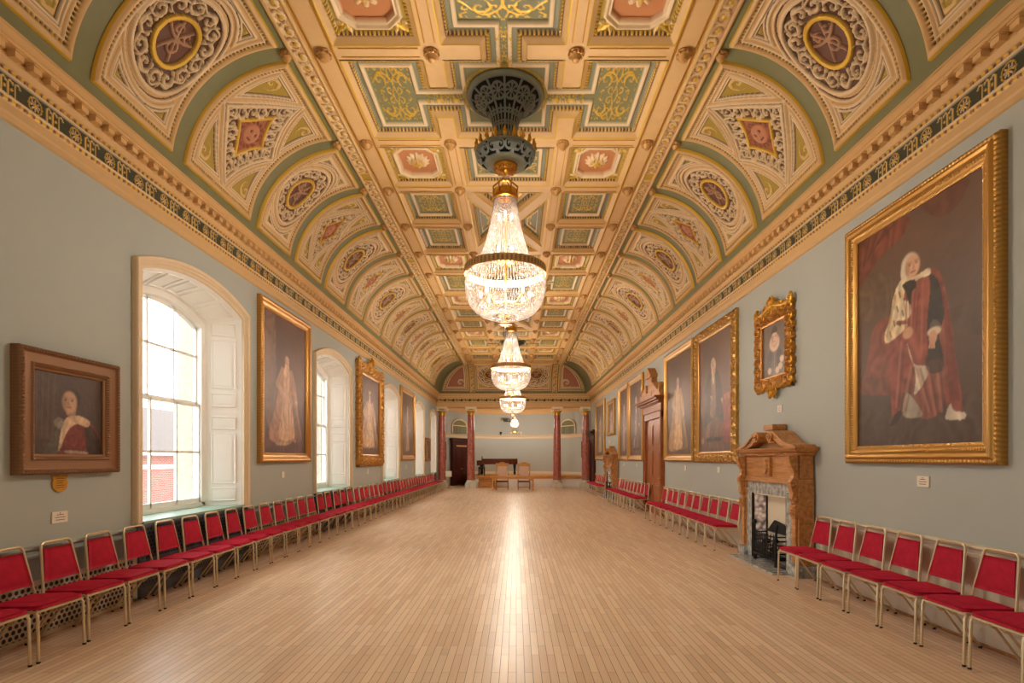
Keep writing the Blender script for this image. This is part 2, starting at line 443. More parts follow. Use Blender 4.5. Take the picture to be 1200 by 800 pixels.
def coffer_oct(w, h, res):
    U, V = grid(w, h, res); W, H = w / 2, h / 2
    R = Relief(U, V, C_['olive'], -0.10); d = np.minimum(W - np.abs(U), H - np.abs(V)); t = along(U, V, W, H)
    rim(R, d, t)
    ow, oh = W - 0.175, H - 0.175; k = 0.36 * min(ow, oh)
    do = np.minimum(np.minimum(ow - np.abs(U), oh - np.abs(V)), (ow + oh - k * 1.25 - np.abs(U) - np.abs(V)) / 1.414)
    # leaf sprays in the corners
    cx, cy = np.abs(U) - (ow - 0.07), np.abs(V) - (oh - 0.07)
    lf = np.cos(6 * np.arctan2(cy, cx) + 1.0) * 0.05 + 0.09 - np.hypot(cx, cy)
    m = (d > 0.12) & (do < -0.01); R.put(m & (lf > 0), C_['pale'], -0.07); R.put(m & (lf > 0.03), C_['gold'], -0.06)
    R.put(m & (np.abs(np.abs(U) / ow - np.abs(V) / oh) < 0.05), C_['gold'], -0.075)
    m = (do >= -0.01) & (do < 0.07); R.put(m, C_['pale'], -0.075 + 0.02 * np.sin((do + 0.01) * 78))
    m = do >= 0.07; R.put(m, C_['terra'], -0.15)
    r = np.hypot(U, V * W / H * 1.0); th = np.arctan2(V, U)
    pet = 0.18 * (1 + 0.16 * np.cos(12 * th)); m = r < pet; R.put(m, C_['pale'], -0.15 + 0.075 * np.sqrt(np.clip(1 - (r / pet) ** 2, 0, 1)) * (0.7 + 0.3 * np.cos(12 * th)))
    m2 = r < 0.11 * (1 + 0.12 * np.cos(8 * th)); R.put(m2, col4(lin(214, 176, 110), 0.2), -0.075 + 0.02 * np.cos(8 * th)); R.put(r < 0.05, C_['gold'], -0.045)
    return R
def coffer_star(w, h, res):
    """tall central coffer crossed by mouldings, two trapezia and two triangles"""
    U, V = grid(w, h, res); W, H = w / 2, h / 2
    R = Relief(U, V, C_['cream'], 0.0); d = np.minimum(W - np.abs(U), H - np.abs(V)); t = along(U, V, W, H)
    diag = (np.abs(V) / H - np.abs(U) / W) * (H * W / np.hypot(H, W))
    cut = np.minimum(d, np.abs(diag) - 0.10)
    cut = np.minimum(cut, np.where(diag > 0, np.abs(V) - 0.45, np.abs(U) - 0.22))
    rim(R, np.maximum(cut, 0), t); R.put(cut < 0, C_['cream'], 0.0)
    m = (cut >= 0.118) & (cut < 0.17); R.put(m, C_['grey'], -0.11)
    m = (cut >= 0.17) & (cut < 0.205); R.put(m, C_['pale'], -0.08)
    m = cut >= 0.205; R.put(m, np.where((diag > 0)[..., None], C_['rose'] * 0.4 + C_['cream'] * 0.6, C_['green'])[m], -0.12)
    arabesque(R, U, V, W, H, cut > 0.215)
    return R
def coffer_cross(res):
    U, V = grid(4.30, 4.86, res)
    x, y = np.abs(U), np.abs(V)
    def bx(x0, x1, y0, y1): return np.minimum(np.minimum(x - x0, x1 - x), np.minimum(y - y0, y1 - y))
    d = np.maximum.reduce([bx(1.05, 2.15, -9, 0.87), bx(-9, 0.80, 1.13, 2.43), bx(-9, 0.80, -9, 0.87), bx(-9, 1.6, -9, 0.34), bx(-9, 0.30, -9, 1.8)])
    R = Relief(U, V, C_['grey'], -0.11); t = np.where(np.abs(np.gradient(d, axis=0)) > np.abs(np.gradient(d, axis=1)), V, U)
    keep = d > -0.005
    rim(R, d, t)
    m = (d >= 0.19) & (d < 0.245); R.put(m, C_['pale'], -0.07)
    m = d >= 0.245; R.put(m, C_['green'], -0.12)
    for cx, cy, sx, sy in ((1.60, 0, 0.34, 0.62), (0, 1.78, 0.55, 0.42)):
        arabesque(R, x - cx, y - cy, sx, sy, (d > 0.28) & (np.abs(x - cx) < sx) & (np.abs(y - cy) < sy))
    arabesque(R, U - np.sign(U) * 0.85, V, 0.32, 0.11, (x > 0.55) & (x < 1.17) & (y < 0.11)); arabesque(R, U, V - np.sign(V) * 0.95, 0.11, 0.34, (y > 0.6) & (y < 1.29) & (x < 0.11))
    rr = np.hypot(U, V); m = rr < 0.62; R.put(m & (d > 0.2), C_['olive'], -0.12); arabesque(R, U, V, 0.6, 0.6, m & (d > 0.2))
    kf = keep[:-1, :-1] & keep[1:, :-1] & keep[1:, 1:] & keep[:-1, 1:]
    return R, kf
def add_coffer(key, fn, x, y, name='coffer'):
    if key not in COFF:
        r = fn()
        R, kp = r if isinstance(r, tuple) else (r, None)
        COFF[key] = hf(name, R.U, R.V, -R.h, R.c, M['ornate'], kp)
    o = link(name, COFF[key], ceiling); o.location = (x, y, ZC); return o
def res_at(y): return 0.012 if y < 12 else (0.02 if y < 18.5 else 0.032)
for i, (y0, k, L) in enumerate(ROWS):
    yc = y0 + L / 2; rs = res_at(yc); w, h = 1.10 + 0.02, L - 2 * bh + 0.02
    for s in (-1, 1):
        if k == 'O': add_coffer(('O', rs), lambda: coffer_oct(w, h, rs), XC + s * 1.60, yc, 'octagon_coffer')
        if k == 'G': add_coffer(('G', rs), lambda: coffer_green(w, h, rs), XC + s * 1.60, yc, 'green_coffer')
    if k == 'C': add_coffer(('C', rs), lambda: coffer_cross(max(rs, 0.014)), XC, yc, 'cross_coffer')
    if k == 'G' and i + 1 < len(ROWS) and ROWS[i + 1][1] == 'G':
        add_coffer(('S', rs), lambda: coffer_star(1.62, 2 * 1.64 - 2 * bh + 0.02, rs), XC, y0 + 1.64, 'star_coffer')
    if k == 'G' and (i == 0 or (i == len(ROWS) - 1)):
        add_coffer(('g1', rs), lambda: coffer_green(1.62, h, rs), XC, yc, 'green_coffer')
# bosses where the beams meet
b = MB()
b.lathe([(0.10, 0.0), (0.105, -0.02), (0.08, -0.035), (0.085, -0.05), (0.06, -0.075), (0.045, -0.11), (0.015, -0.125), (0.002, -0.126)], n=14)
for k in range(10):
    t = 2 * pi * k / 10; b.sphere((0.08 * cos(t), 0.08 * sin(t), -0.035), 0.026, 6, 4)
boss_me = b.mesh('boss', M['oldgold'], SM)
for y0, k, L in ROWS + [(YT, 'E', 0)]:
    for s in (-1, 1):
        for a in (0.925, 2.31):
            o = link('boss', boss_me, ceiling); o.location = (XC + s * a, y0, ZC)

# ---- coves ------------------------------------------------------------------------
def cove_sheet(side):
    n = 28; vs = np.linspace(-0.02, ARC + 0.001, n); a, z = cove_pt(np.maximum(vs, 0), 0 * vs); s_off = SPR_A - a
    b = MB()
    if side == 'end':
        b.strip([(XC - a[i], YE - s_off[i], z[i]) for i in range(n)], [(XC + a[i], YE - s_off[i], z[i]) for i in range(n)])
    else:
        b.strip([(XC + side * a[i], YR, z[i]) for i in range(n)], [(XC + side * a[i], YE - s_off[i], z[i]) for i in range(n)])
    # tie from the crown of the cove to the slab
    zt = SPR_Z + CRZ; at = SPR_A - CRX
    if side == 'end': b.add([(XC - at, YE - CRX, zt), (XC + at, YE - CRX, zt), (XC + at, YE - CRX, 7.2), (XC - at, YE - CRX, 7.2)], [(0, 1, 2, 3)])
    else: b.add([(XC + side * at, YR, zt), (XC + side * at, YE - CRX, zt), (XC + side * at, YE - CRX, 7.2), (XC + side * at, YR, 7.2)], [(0, 1, 2, 3)])
    return b.build('cove', M['green'], ceiling, 9)
for s in (-1, 1, 'end'): cove_sheet(s)

def frame_lines(R, d, t):
    """gilt edge, torus and bead course of a cove panel, d = distance inside its edge"""
    R.put(d < 0.015, C_['gold'], 0.03)
    m = (d >= 0.015) & (d < 0.085); R.put(m, C_['cream'], 0.03 + 0.022 * np.sin((d - 0.015) / 0.07 * pi))
    m = (d >= 0.085) & (d < 0.115); bd = beads(t, 0.05); R.put(m & bd, C_['gold'] * 0.5 + C_['cream'] * 0.5, 0.03); R.put(m & ~bd, C_['brown'], 0.004)
    m = (d >= 0.115) & (d < 0.14); R.put(m, C_['pale'], 0.032)
def cove_panel(kind, L, Hh, res):
    U, V = grid(L, Hh, res); W, H = L / 2, Hh / 2
    R = Relief(U, V, C_['cream'], 0.012); d = np.minimum(W - np.abs(U), H - np.abs(V)); t = along(U, V, W, H)
    frame_lines(R, d, t)
    inn = d >= 0.14
    if kind == 'E':
        a, bb = W * 0.72, H * 0.56; e = np.hypot(U / a, V / bb); th = np.arctan2(V / bb, U / a); sc = min(a, bb)
        # corner spandrels
        q = np.minimum(d - 0.185, (e - 1.30) * sc)
        m = inn & (q > 0); R.put(m, C_['pale'], 0.035)
        R.put(m & (q > 0.03), C_['brown'], 0.005); R.put(m & (q > 0.04), C_['pale'], 0.03); R.put(m & (q > 0.062), C_['brown'], 0.0)
        R.put(m & (q > 0.072), C_['olive'], 0.004)
        fol = spiral(np.abs(U) - W + 0.30, np.abs(V) - H + 0.34, 0.13, 1.5) ; fol2 = spiral(np.abs(U) - W + 0.27, np.abs(V) - H + 0.60, 0.10, 1.3, -1)
        R.put(m & (q > 0.085) & ((fol > 0.4) | (fol2 > 0.4)), C_['pale'] * 0.5 + C_['gold'] * 0.5, 0.018)
        for e0, e1, cc, hh in ((1.16, 1.19, 'brown', 0.002), (1.19, 1.24, 'pale', 0.03), (1.02, 1.10, 'pale', 0.045), (1.0, 1.02, 'brown', 0.0)):
            R.put(inn & (e >= e0) & (e < e1), C_[cc], hh)
        core, rimw, k = e, 0.5, 13
        m = e < 1.0; cell = (th * k / (2 * pi)) % 1.0 - 0.5; hand = np.where(np.floor(th * k / (2 * pi)) % 2 > 0, 1, -1)
        sp = np.maximum(spiral(cell * 2 * pi * 0.78 / k, e - 0.80 + 0.03 * hand, 0.20, 1.5, hand), np.maximum(0.75 - 22 * np.abs(e - 0.92 + 0.05 * np.cos(th * k)), 0.8 - 12 * np.hypot((np.abs(cell) - 0.5) * 2 * pi * 0.78 / k, e - 0.68)))
        R.put(m, C_['brown'], -0.01); R.put(m & (sp > 0.2), C_['pale'] * 0.92, 0.018 + 0.024 * np.clip(sp, 0, 1))
        R.put((e < 0.58) & (e >= 0.48), C_['gold'], 0.045); R.put(e < 0.48, col4(lin(104, 58, 40)), 0.0)
        # trophy relief in the medallion
        x, y = U / (a * 0.46), V / (bb * 0.46)
        tr = (np.abs(x - 0.5 * y) < 0.07) | (np.abs(x + 0.6 * y - 0.1) < 0.06) | (np.abs(y - 0.12 - 0.4 * x * x) < 0.07) | (np.abs(np.hypot(x + 0.1, y + 0.25) - 0.27) < 0.06) | (spiral(x - 0.3, y - 0.45, 0.3, 1.3) > 0.3) | (spiral(x + 0.4, y - 0.5, 0.26, 1.3, -1) > 0.3)
        R.put((e < 0.44) & tr, col4(lin(176, 132, 98)), 0.028)
    else:
        a, bb = W - 0.17, H - 0.17
        # concave-sided lozenge
        p = 0.88; e = (np.abs(U) / a) ** p + (np.abs(V) / bb) ** p; sc = 1 / np.hypot(1 / a, 1 / bb)
        q = np.minimum(d - 0.175, (e - 1.17) * sc)
        m = inn & (q > 0); R.put(m, C_['pale'], 0.035)
        R.put(m & (q > 0.022), C_['brown'], 0.005); R.put(m & (q > 0.032), C_['pale'], 0.03); R.put(m & (q > 0.055), C_['brown'], 0.0)
        R.put(m & (q > 0.065), C_['olive'], 0.004)
        fol = spiral(np.abs(U) - W + 0.31, np.abs(V) - H + 0.36, 0.13, 1.5)
        R.put(m & (q > 0.075) & (fol > 0.35), C_['pale'] * 0.5 + C_['gold'] * 0.5, 0.018)
        for e0, e1, cc, hh in ((1.0, 1.03, 'brown', 0.0), (1.03, 1.08, 'pale', 0.045), (0.93, 1.0, 'pale', 0.05)):
            R.put(inn & (e >= e0) & (e < e1), C_[cc], hh)
        m = e < 0.93
        # scrolls running along the four sides
        sgn = np.where(U * V > 0, 1, -1); lng = (np.abs(V) / bb - np.abs(U) / a); kk = 3.6
        cell = (lng * kk) % 1.0 - 0.5; hand = np.where(np.floor(lng * kk) % 2 > 0, 1, -1) * sgn
        sp = np.maximum(spiral(cell * 0.30, (e - 0.75) * 0.60, 0.155, 1.5, hand), np.maximum(0.7 - 22 * np.abs(e - 0.88), 0.8 - 12 * np.hypot((np.abs(cell) - 0.5) * 0.30, (e - 0.66) * 0.6)))
        R.put(m, C_['brown'], -0.01); R.put(m & (sp > 0.2), C_['pale'] * 0.92, 0.018 + 0.022 * np.clip(sp, 0, 1))
        R.put((e < 0.56) & (e >= 0.48), C_['gold'], 0.045); R.put(e < 0.48, col4(lin(176, 104, 74)), 0.005)
        # mask in a wreath
        x, y = U / (a * 0.30), V / (bb * 0.30); rr = np.hypot(x, y * 1.25)
        face = rr < 0.72; R.put((e < 0.46) & face, col4(lin(196, 128, 92)), 0.02 + 0.03 * np.sqrt(np.clip(1 - (rr / 0.72) ** 2, 0, 1)))
        R.put((np.hypot(x - 0.26, y - 0.12) < 0.11) | (np.hypot(x + 0.26, y - 0.12) < 0.11), col4(lin(120, 66, 44)), 0.02)
        R.put((np.abs(x) < 0.07) & (y < 0.15) & (y > -0.15), col4(lin(206, 138, 100)), 0.062); R.put((np.abs(x) < 0.22) & (np.abs(y + 0.3) < 0.05), col4(lin(120, 66, 44)), 0.03)
        wr = (rr > 0.80) & (rr < 1.08); R.put((e < 0.47) & wr & (np.cos(14 * np.arctan2(y, x) + 8 * rr) > 0), col4(lin(150, 84, 58)), 0.03)
    R.h = np.maximum(R.h + 0.006, 0.008)
    R.h[0, :] = R.h[-1, :] = R.h[:, 0] = R.h[:, -1] = -0.02
    return R
PANEL = {}
V0, V1 = 0.17, ARC - 0.13
idx = 0
for i, (y0, k, L) in enumerate(ROWS):
    kind = 'D' if i % 2 == 0 else 'E'                       # the octagon row at 5.44 m carries an oval
    Lp = L - 0.26; rs = 0.0095 if y0 < 9 else (0.014 if y0 < 13 else (0.022 if y0 < 20 else 0.034))
    key = (kind, k, rs)
    if key not in PANEL:
        R = cove_panel(kind, Lp, V1 - V0, rs); a, z = cove_pt(R.V + (V0 + V1) / 2, R.h)
        PANEL[key] = hf('cove_panel', a, R.U, z, R.c, M['ornate'])
    for s in (1, -1):
        o = link('cove_panel', PANEL[key], ceiling); o.location = (XC, y0 + L / 2, 0)
        if s < 0: o.rotation_euler = (0, 0, pi)
b = MB(); b.lathe([(0.07, 0), (0.075, 0.03), (0.055, 0.05), (0.06, 0.07), (0.03, 0.11), (0.002, 0.12)], n=12)
for k in range(8):
    t = 2 * pi * k / 8; b.sphere((0.058 * cos(t), 0.058 * sin(t), 0.04), 0.02, 6, 4)
cb = b.mesh('cove_boss', M['oldgold'], SM)
for y0, k, L in ROWS + [(YT, 'E', 0)]:
    for s in (-1, 1):
        o = link('cove_boss', cb, ceiling); a, z = cove_pt(np.array([ARC - 0.10]), np.array([0.0])); o.location = (XC + s * a[0], y0, z[0]); o.rotation_euler = (0, s * -2.85, 0)

# ---- guilloche bands between flat ceiling and coves ------------------------------------
def guilloche(length, w, res):
    U, V = grid(w, length, res); W = w / 2
    R = Relief(U, V, col4(lin(150, 92, 58)), -0.004); d = W - np.abs(U)
    per = 0.21; k = np.floor(V / per); y = V - (k + 0.5) * per; hd = np.where(k % 2 > 0, 1, -1)
    sp = spiral(U, y, 0.105, 1.6, hd); vine = np.abs(U - 0.055 * np.sin(2 * pi * V / (2 * per))) < 0.012
    R.put((sp > 0.0) | vine, C_['pale'] * 0.75 + C_['gold'] * 0.25, 0.014 + 0.012 * np.clip(sp, 0, 1)); R.put(np.hypot(U, y) < 0.03, C_['gold'], 0.03)
    m = d < 0.042; R.put(m, C_['cream'], 0.03); R.put(d < 0.012, C_['gold'], 0.02); R.put((d > 0.042) & (d < 0.054), C_['gold'], 0.016)
    seg = np.abs(((V + length / 2) / 8.4 * 1.0) % 0.5 - 0.25) * 8.4            # small square blocks
    blk = seg < 0.12; R.put(blk & (d > 0.042), C_['gold'] * 0.5 + C_['olive'] * 0.5, 0.012); R.put((seg > 0.12) & (seg < 0.15), C_['cream'], 0.03)
    return R
R = guilloche(29.85 - 3.7, 0.26, 0.0125)
gm = hf('guilloche_band', R.U, R.V, -R.h, R.c, M['ornate'])
for s in (-1, 1):
    o = link('guilloche_band', gm, ceiling); o.location = (XC + s * 2.595, (29.85 + 3.7) / 2, ZC - 0.03)
b = MB()
for s in (-1, 1): b.box(XC + s * 2.595 - 0.13, XC + s * 2.595 + 0.13, YR, 29.9, ZC - 0.029, 7.2)
b.box(XC - 2.475, XC + 2.475, 29.65, 29.9, ZC - 0.02, 7.2)
b.build('ceiling_beams', M['cream'], ceiling)

# ---- panels of the end cove -------------------------------------------------------------
def end_panel(kind, w, res=0.022):
    if kind == 'oval': R = cove_panel('E', w, V1 - V0, res)
    elif kind == 'band':
        R = guilloche(V1 - V0 + 0.16, w, res); R = type(R)(*(R.U, R.V, C_['cream'])) if False else R
    return R
for xc, w, kind in ((-1.30, 1.75, 'oval'), (1.30, 1.75, 'oval'), (-2.35, 0.28, 'band'), (2.35, 0.28, 'band')):
    R = end_panel(kind, w); a, z = cove_pt(np.clip(R.V + (V0 + V1) / 2, 0, ARC), np.maximum(R.h, 0) + 0.012)
    me = hf('end_cove_panel', R.U, YE - (SPR_A - a), z, R.c, M['ornate']); o = link('end_cove_panel', me, ceiling); o.location = (XC + xc, 0, 0)
def tri_panel(res=0.022):
    w = 1.55; U, V = grid(w, V1 - V0, res); R = Relief(U, V, C_['cream'], 0.02)
    v = V + (V0 + V1) / 2; a, z = cove_pt(v, 0 * v)
    x = (SPR_A - 0.0) - 2.55 - (U + w / 2)                 # room left before the hip, measured inwards from x = 2.55
    d = np.minimum.reduce([U + w / 2, (a - 2.55) - (U + w / 2) - 0.10, V + (V1 - V0) / 2, (V1 - V0) / 2 - V])
    frame_lines(R, np.maximum(d, 0), along(U, V, w / 2, (V1 - V0) / 2))
    R.put((d > 0.16) & (d < 0.2), C_['brown'], 0.0); R.put((d >= 0.2) & (d < 0.26), C_['pale'], 0.03); R.put(d >= 0.26, C_['rose'], 0.0)
    R.put((d >= 0.29) & (spiral(U + 0.3, V + 0.55, 0.3, 1.7) > 0.3), C_['pale'] * 0.8, 0.02)
    kp = d > -0.004; kf = kp[:-1, :-1] & kp[1:, :-1] & kp[1:, 1:] & kp[:-1, 1:]
    a, z = cove_pt(v, np.maximum(R.h, 0) + 0.01)
    return R, a, z, kf, w
R, a, z, kf, w = tri_panel()
for s in (-1, 1):
    me = hf('end_cove_panel', s * (R.U + w / 2 + 2.55), YE - (SPR_A - a), z, R.c, M['ornate'], kf); o = link('end_cove_panel', me, ceiling); o.location = (XC, 0, 0)
# ------------------------------------------------------------------ floor and walls
b = MB(); b.box(XL - 0.2, XR + 0.2, YR - 0.1, 38.0, -0.1, 0.0); floor = struct(b.build('floor', M['floor']))

WIN = [(1.95, 1.37), (7.90, 1.37), (13.72, 1.37), (19.95, 1.37), (25.75, 1.25), (30.02, 1.10)]     # centre along the wall, half width over the architrave; first is unseen, added to light the near right
ZSILL = 0.93; RISE_Z = 0.91; R_OUT, R_IN = 3.49, 3.35
def arc_z(R, y): return RISE_Z + sqrt(max(0.0, R * R - y * y))
def win_in(h): return h - 0.13
# left wall: piers, aprons and arch heads
b = MB(); ys = YR
def quad(y0, y1, z0, z1): b.add([(XL, y0, z0), (XL, y1, z0), (XL, y1, z1), (XL, y0, z1)], [(0, 1, 2, 3)])
for yc, h in WIN:
    hi = win_in(h); quad(ys, yc - hi, 0, 5.45); quad(yc - hi, yc + hi, 0, ZSILL)
    N = 16; pts = [(XL, yc - hi + 2 * hi * i / N, arc_z(R_IN, -hi + 2 * hi * i / N)) for i in range(N + 1)]
    b.strip(pts, [(XL, p[1], 5.45) for p in pts]); ys = yc + hi
quad(ys, 32.0, 0, 5.45)
wall_left = struct(b.build('wall_left', M['wall']))
b = MB(); b.box(XR, XR + 0.15, YR, 32.0, 0, 5.5); wall_right = struct(b.build('wall_right', M['wall']))
b = MB(); b.box(XL - 0.3, XR + 0.3, YR - 0.15, YR, 0, 7.3); struct(b.build('wall_rear', M['wall']))

# ------------------------------------------------------------------ cornice and frieze
def frieze_tile(n, res=0.0105):
    per = 0.475; Y = np.arange(0, per * n + 1e-6, per / round(per / res)); Z = np.arange(4.73, 5.195, res * 0.92)
    U, V = np.meshgrid(Y, Z, indexing='ij'); R = Relief(U, V, C_['cream'], 0.03)
    R.put(V > 4.80, None, 0.038); R.put(V < 4.74, None, 0.0)
    def course(z0, z1):
        m = (V >= z0) & (V < z1); w = (U % 0.0792) / 0.0792; R.put(m, C_['gold'], 0.05)
        R.put(m & (w > 0.5), C_['brown'], 0.045); R.put(m & (w > 0.5) & (np.cos(w * 2 * pi * 6) > 0.2), col4(lin(170, 110, 60)), 0.055)
    course(4.90, 4.925); course(5.155, 5.18)
    R.put((V >= 4.925) & (V < 4.955), C_['pale'], 0.055); R.put((V >= 5.125) & (V < 5.155), C_['pale'], 0.055); R.put(V >= 5.18, C_['cream'], 0.07)
    m = (V >= 4.955) & (V < 5.125); R.put(m, col4(lin(40, 50, 30)), 0.022)
    y = U % per; x = y - 0.11; z = V - 5.04; r = np.hypot(x, z); th = np.arctan2(z, x)
    R.put(m & (r < 0.078), col4(lin(36, 22, 14)), 0.02); R.put(m & (r < 0.078) & (r > 0.066), C_['gold'], 0.03)
    R.put(m & (r < 0.055) & (r > 0.022) & (np.cos(8 * th) > 0.1), C_['pale'], 0.028); R.put(r < 0.022, C_['gold'], 0.034)
    for k, yk in enumerate((0.235, 0.305, 0.375)):
        xx = y - yk; st = (np.abs(xx) < 0.009) & (z > -0.075) & (z < 0.045); hk = (np.abs(np.hypot(xx - 0.024, z - 0.045) - 0.024) < 0.008) & (z > 0.035)
        ft = (np.abs(np.hypot(xx + 0.02, z + 0.072) - 0.02) < 0.007) & (z < -0.06)
        R.put(m & (st | hk | ft), C_['gold'] * 0.6 + C_['pale'] * 0.4, 0.03)
        if k < 2: R.put(m & (np.hypot(xx - 0.035, z + 0.008) < 0.014), C_['gold'], 0.03)
    return R
CORN = [(0.07, 5.185), (0.075, 5.20), (0.10, 5.235), (0.10, 5.31), (0.20, 5.312), (0.20, 5.343), (0.212, 5.345), (0.212, 5.352), (0.222, 5.36), (0.25, 5.385), (0.27, 5.392), (0.27, 5.402), (0.20, 5.41)]
def cornice(name, n, place, rs):
    """place(p, t, z): p from the wall, t along it"""
    R = frieze_tile(n, rs); L = R.U.max(); P = place(R.h, R.U, R.V)
    o = struct(link(name, hf(name, *P, R.c, M['ornate'])))
    b = MB(); b.strip([place(p, 0, z) for p, z in CORN], [place(p, L, z) for p, z in CORN]); b.build('cornice_moulding', M['cream'], o)
    b = MB(); k = 0.09
    def bx(p0, p1, t0, t1, z0, z1, mi):
        vs = [place(p, t, z) for z in (z0, z1) for p, t in ((p0, t0), (p1, t0), (p1, t1), (p0, t1))]
        b.add(vs, [(3, 2, 1, 0), (4, 5, 6, 7), (0, 1, 5, 4), (1, 2, 6, 5), (2, 3, 7, 6), (3, 0, 4, 7)], mi)
    while k < L - 0.1:
        bx(0.08, 0.172, k, k + 0.088, 5.245, 5.298, 0); bx(0.09, 0.185, k - 0.008, k + 0.096, 5.298, 5.314, 0)
        bx(0.085, 0.104, k + 0.10, k + 0.172, 5.275, 5.305, 1)
        k += 0.184
    m = b.build('modillions', [M['cream'], M['gold']], o)
    return o
NT_ = int((YE + 0.4 - YR) / 0.475) + 1
cornice('trim_1', NT_, lambda p, t, z: (XL + p, YR + t, z) if not isinstance(p, np.ndarray) else (XL + p, YR + t, z), 0.011)
cornice('trim_2', NT_, lambda p, t, z: (XR - p, YR + t, z), 0.011)

# ------------------------------------------------------------------ end entablature on four columns
YF = YE                                                                    # its face
NE = int(2 * HW / 0.475) + 1
b = MB(); b.box(XL, XR, YF + 0.02, YF + 0.62, 4.66, 5.42); ent = struct(b.build('wall_end', M['cream']))
def pl_end(p, t, z): return (XL + 0.05 + t, YF - p, z)
o = cornice('trim_3', NE, pl_end, 0.02)
b = MB(); b.box(XL, XR, YF - 0.03, YF + 0.02, 4.66, 4.732); b.build('architrave', M['cream'], ent)

def column(x, y, name_label, half=False):
    o = thing('column', name_label, 'column', (x, y, 0), group='red marble columns')
    r = 0.205; FS = 1.1
    b = MB(); b.box(-0.32, 0.32, -0.32, 0.32, 0, 0.27); b.box(-0.30, 0.30, -0.30, 0.30, 0.27, 0.30)
    b.lathe([(0.29, 0.30), (0.305, 0.33), (0.29, 0.36), (0.25, 0.375), (0.245, 0.40), (0.265, 0.42), (0.25, 0.445), (0.225, 0.46)], n=32)
    b.build('base', M['stonebase'], o, SM, 0.006)
    b = MB(); b.lathe([(0.235, 0.455), (0.225, 0.50), (0.222, 1.2), (0.22, 1.8), (0.21, 2.8), (0.195, 3.7), (0.186, 4.12), (0.195, 4.16), (0.19, 4.2)], n=36); b.build('shaft', M['redmarble'], o, SM)
    b = MB(); b.lathe([(0.18, 4.19), (0.20, 4.205), (0.20, 4.235), (0.182, 4.25), (0.182, 4.34), (0.20, 4.36), (0.235, 4.42), (0.24, 4.45)], n=32)
    for k in range(20):
        t = 2 * pi * k / 20; b.sphere((0.215 * cos(t), 0.215 * sin(t), 4.395), 0.03, 6, 4, (0.8, 0.8, 1.5))
    b.build('necking', M['gold'], o, SM)
    b = MB()
    for sx in (-1, 1):                                                      # volutes
        for sy in (-1, 1):
            pts = []
            for k in range(34):
                t = k / 33; ang = pi / 2 - sx * t * 4.6 * pi / 2 * 1.1; rr = 0.085 * (1 - 0.82 * t)
                pts.append((sx * 0.245 + rr * cos(ang), sy * 0.235, 4.50 + rr * sin(ang)))
            b.tube(pts, [0.024 - 0.012 * k / 33 for k in range(34)], 6)
        b.tube([(sx * 0.245, -0.235, 4.50), (sx * 0.245, 0.0, 4.50), (sx * 0.245, 0.235, 4.50)], [0.08, 0.062, 0.08], 14)
    b.box(-0.25, 0.25, -0.255, 0.255, 4.545, 4.585); b.box(-0.31, 0.31, -0.31, 0.31, 4.60, 4.66); b.box(-0.285, 0.285, -0.285, 0.285, 4.58, 4.60)
    b.build('capital', M['pale'], o, SM)
    return o
YCOL = YF + 0.31
column(-4.30, YCOL, 'red marble column against the window wall behind the end of the chair row')
column(-2.62, YCOL, 'red marble column beside the stage steps and dark double door')
column(2.36, YCOL, 'free-standing red marble column in front of the plain stage front')
column(4.02, YCOL, 'red marble column against the picture wall beside the farthest doorway')

# ------------------------------------------------------------------ apse behind the columns
RX, RY, AY = HW, 4.95, YF + 0.62
def apse(t, k=0.0): return (XC - (RX - k) * cos(t), AY + (RY - k) * sin(t))
NA = 48
b = MB(); P = [apse(pi * i / NA) for i in range(NA + 1)]
b.strip([(x, y, 0) for x, y in P], [(x, y, 5.3) for x, y in P]); wall_apse = struct(b.build('wall_apse', M['wall'], None, 9))
b = MB(); b.add([(x, y, 5.3) for x, y in P], [tuple(range(NA + 1))]); struct(b.build('ceiling_apse', M['cream']))
def apse_sweep(b, prof, i0=0, i1=NA):
    for i in range(i0, i1):
        A = [(*apse(pi * i / NA, p), z) for p, z in prof]; B = [(*apse(pi * (i + 1) / NA, p), z) for p, z in prof]; b.strip(A, B)
b = MB(); apse_sweep(b, [(0, 4.66), (0.05, 4.66), (0.06, 4.9), (0.10, 4.92), (0.10, 4.98)]); apse_sweep(b, [(0.1, 5.1), (0.16, 5.14), (0.28, 5.2), (0.3, 5.3)]); t4 = struct(b.build('trim_4', M['cream'], None, SM))
b = MB(); apse_sweep(b, [(0.05, 4.98), (0.06, 5.1)])
for i in range(90):
    t = pi * (i + 0.5) / 90; x, y = apse(t, 0.11); b.sphere((x, y, 5.04), 0.035, 6, 4)
b.build('apse_frieze', M['oldgold'], t4)
b = MB(); apse_sweep(b, [(0, 3.02), (0.03, 3.03), (0.035, 3.16), (0.08, 3.2), (0.09, 3.25), (0, 3.27)]); struct(b.build('trim_5', M['stone'], None, SM))
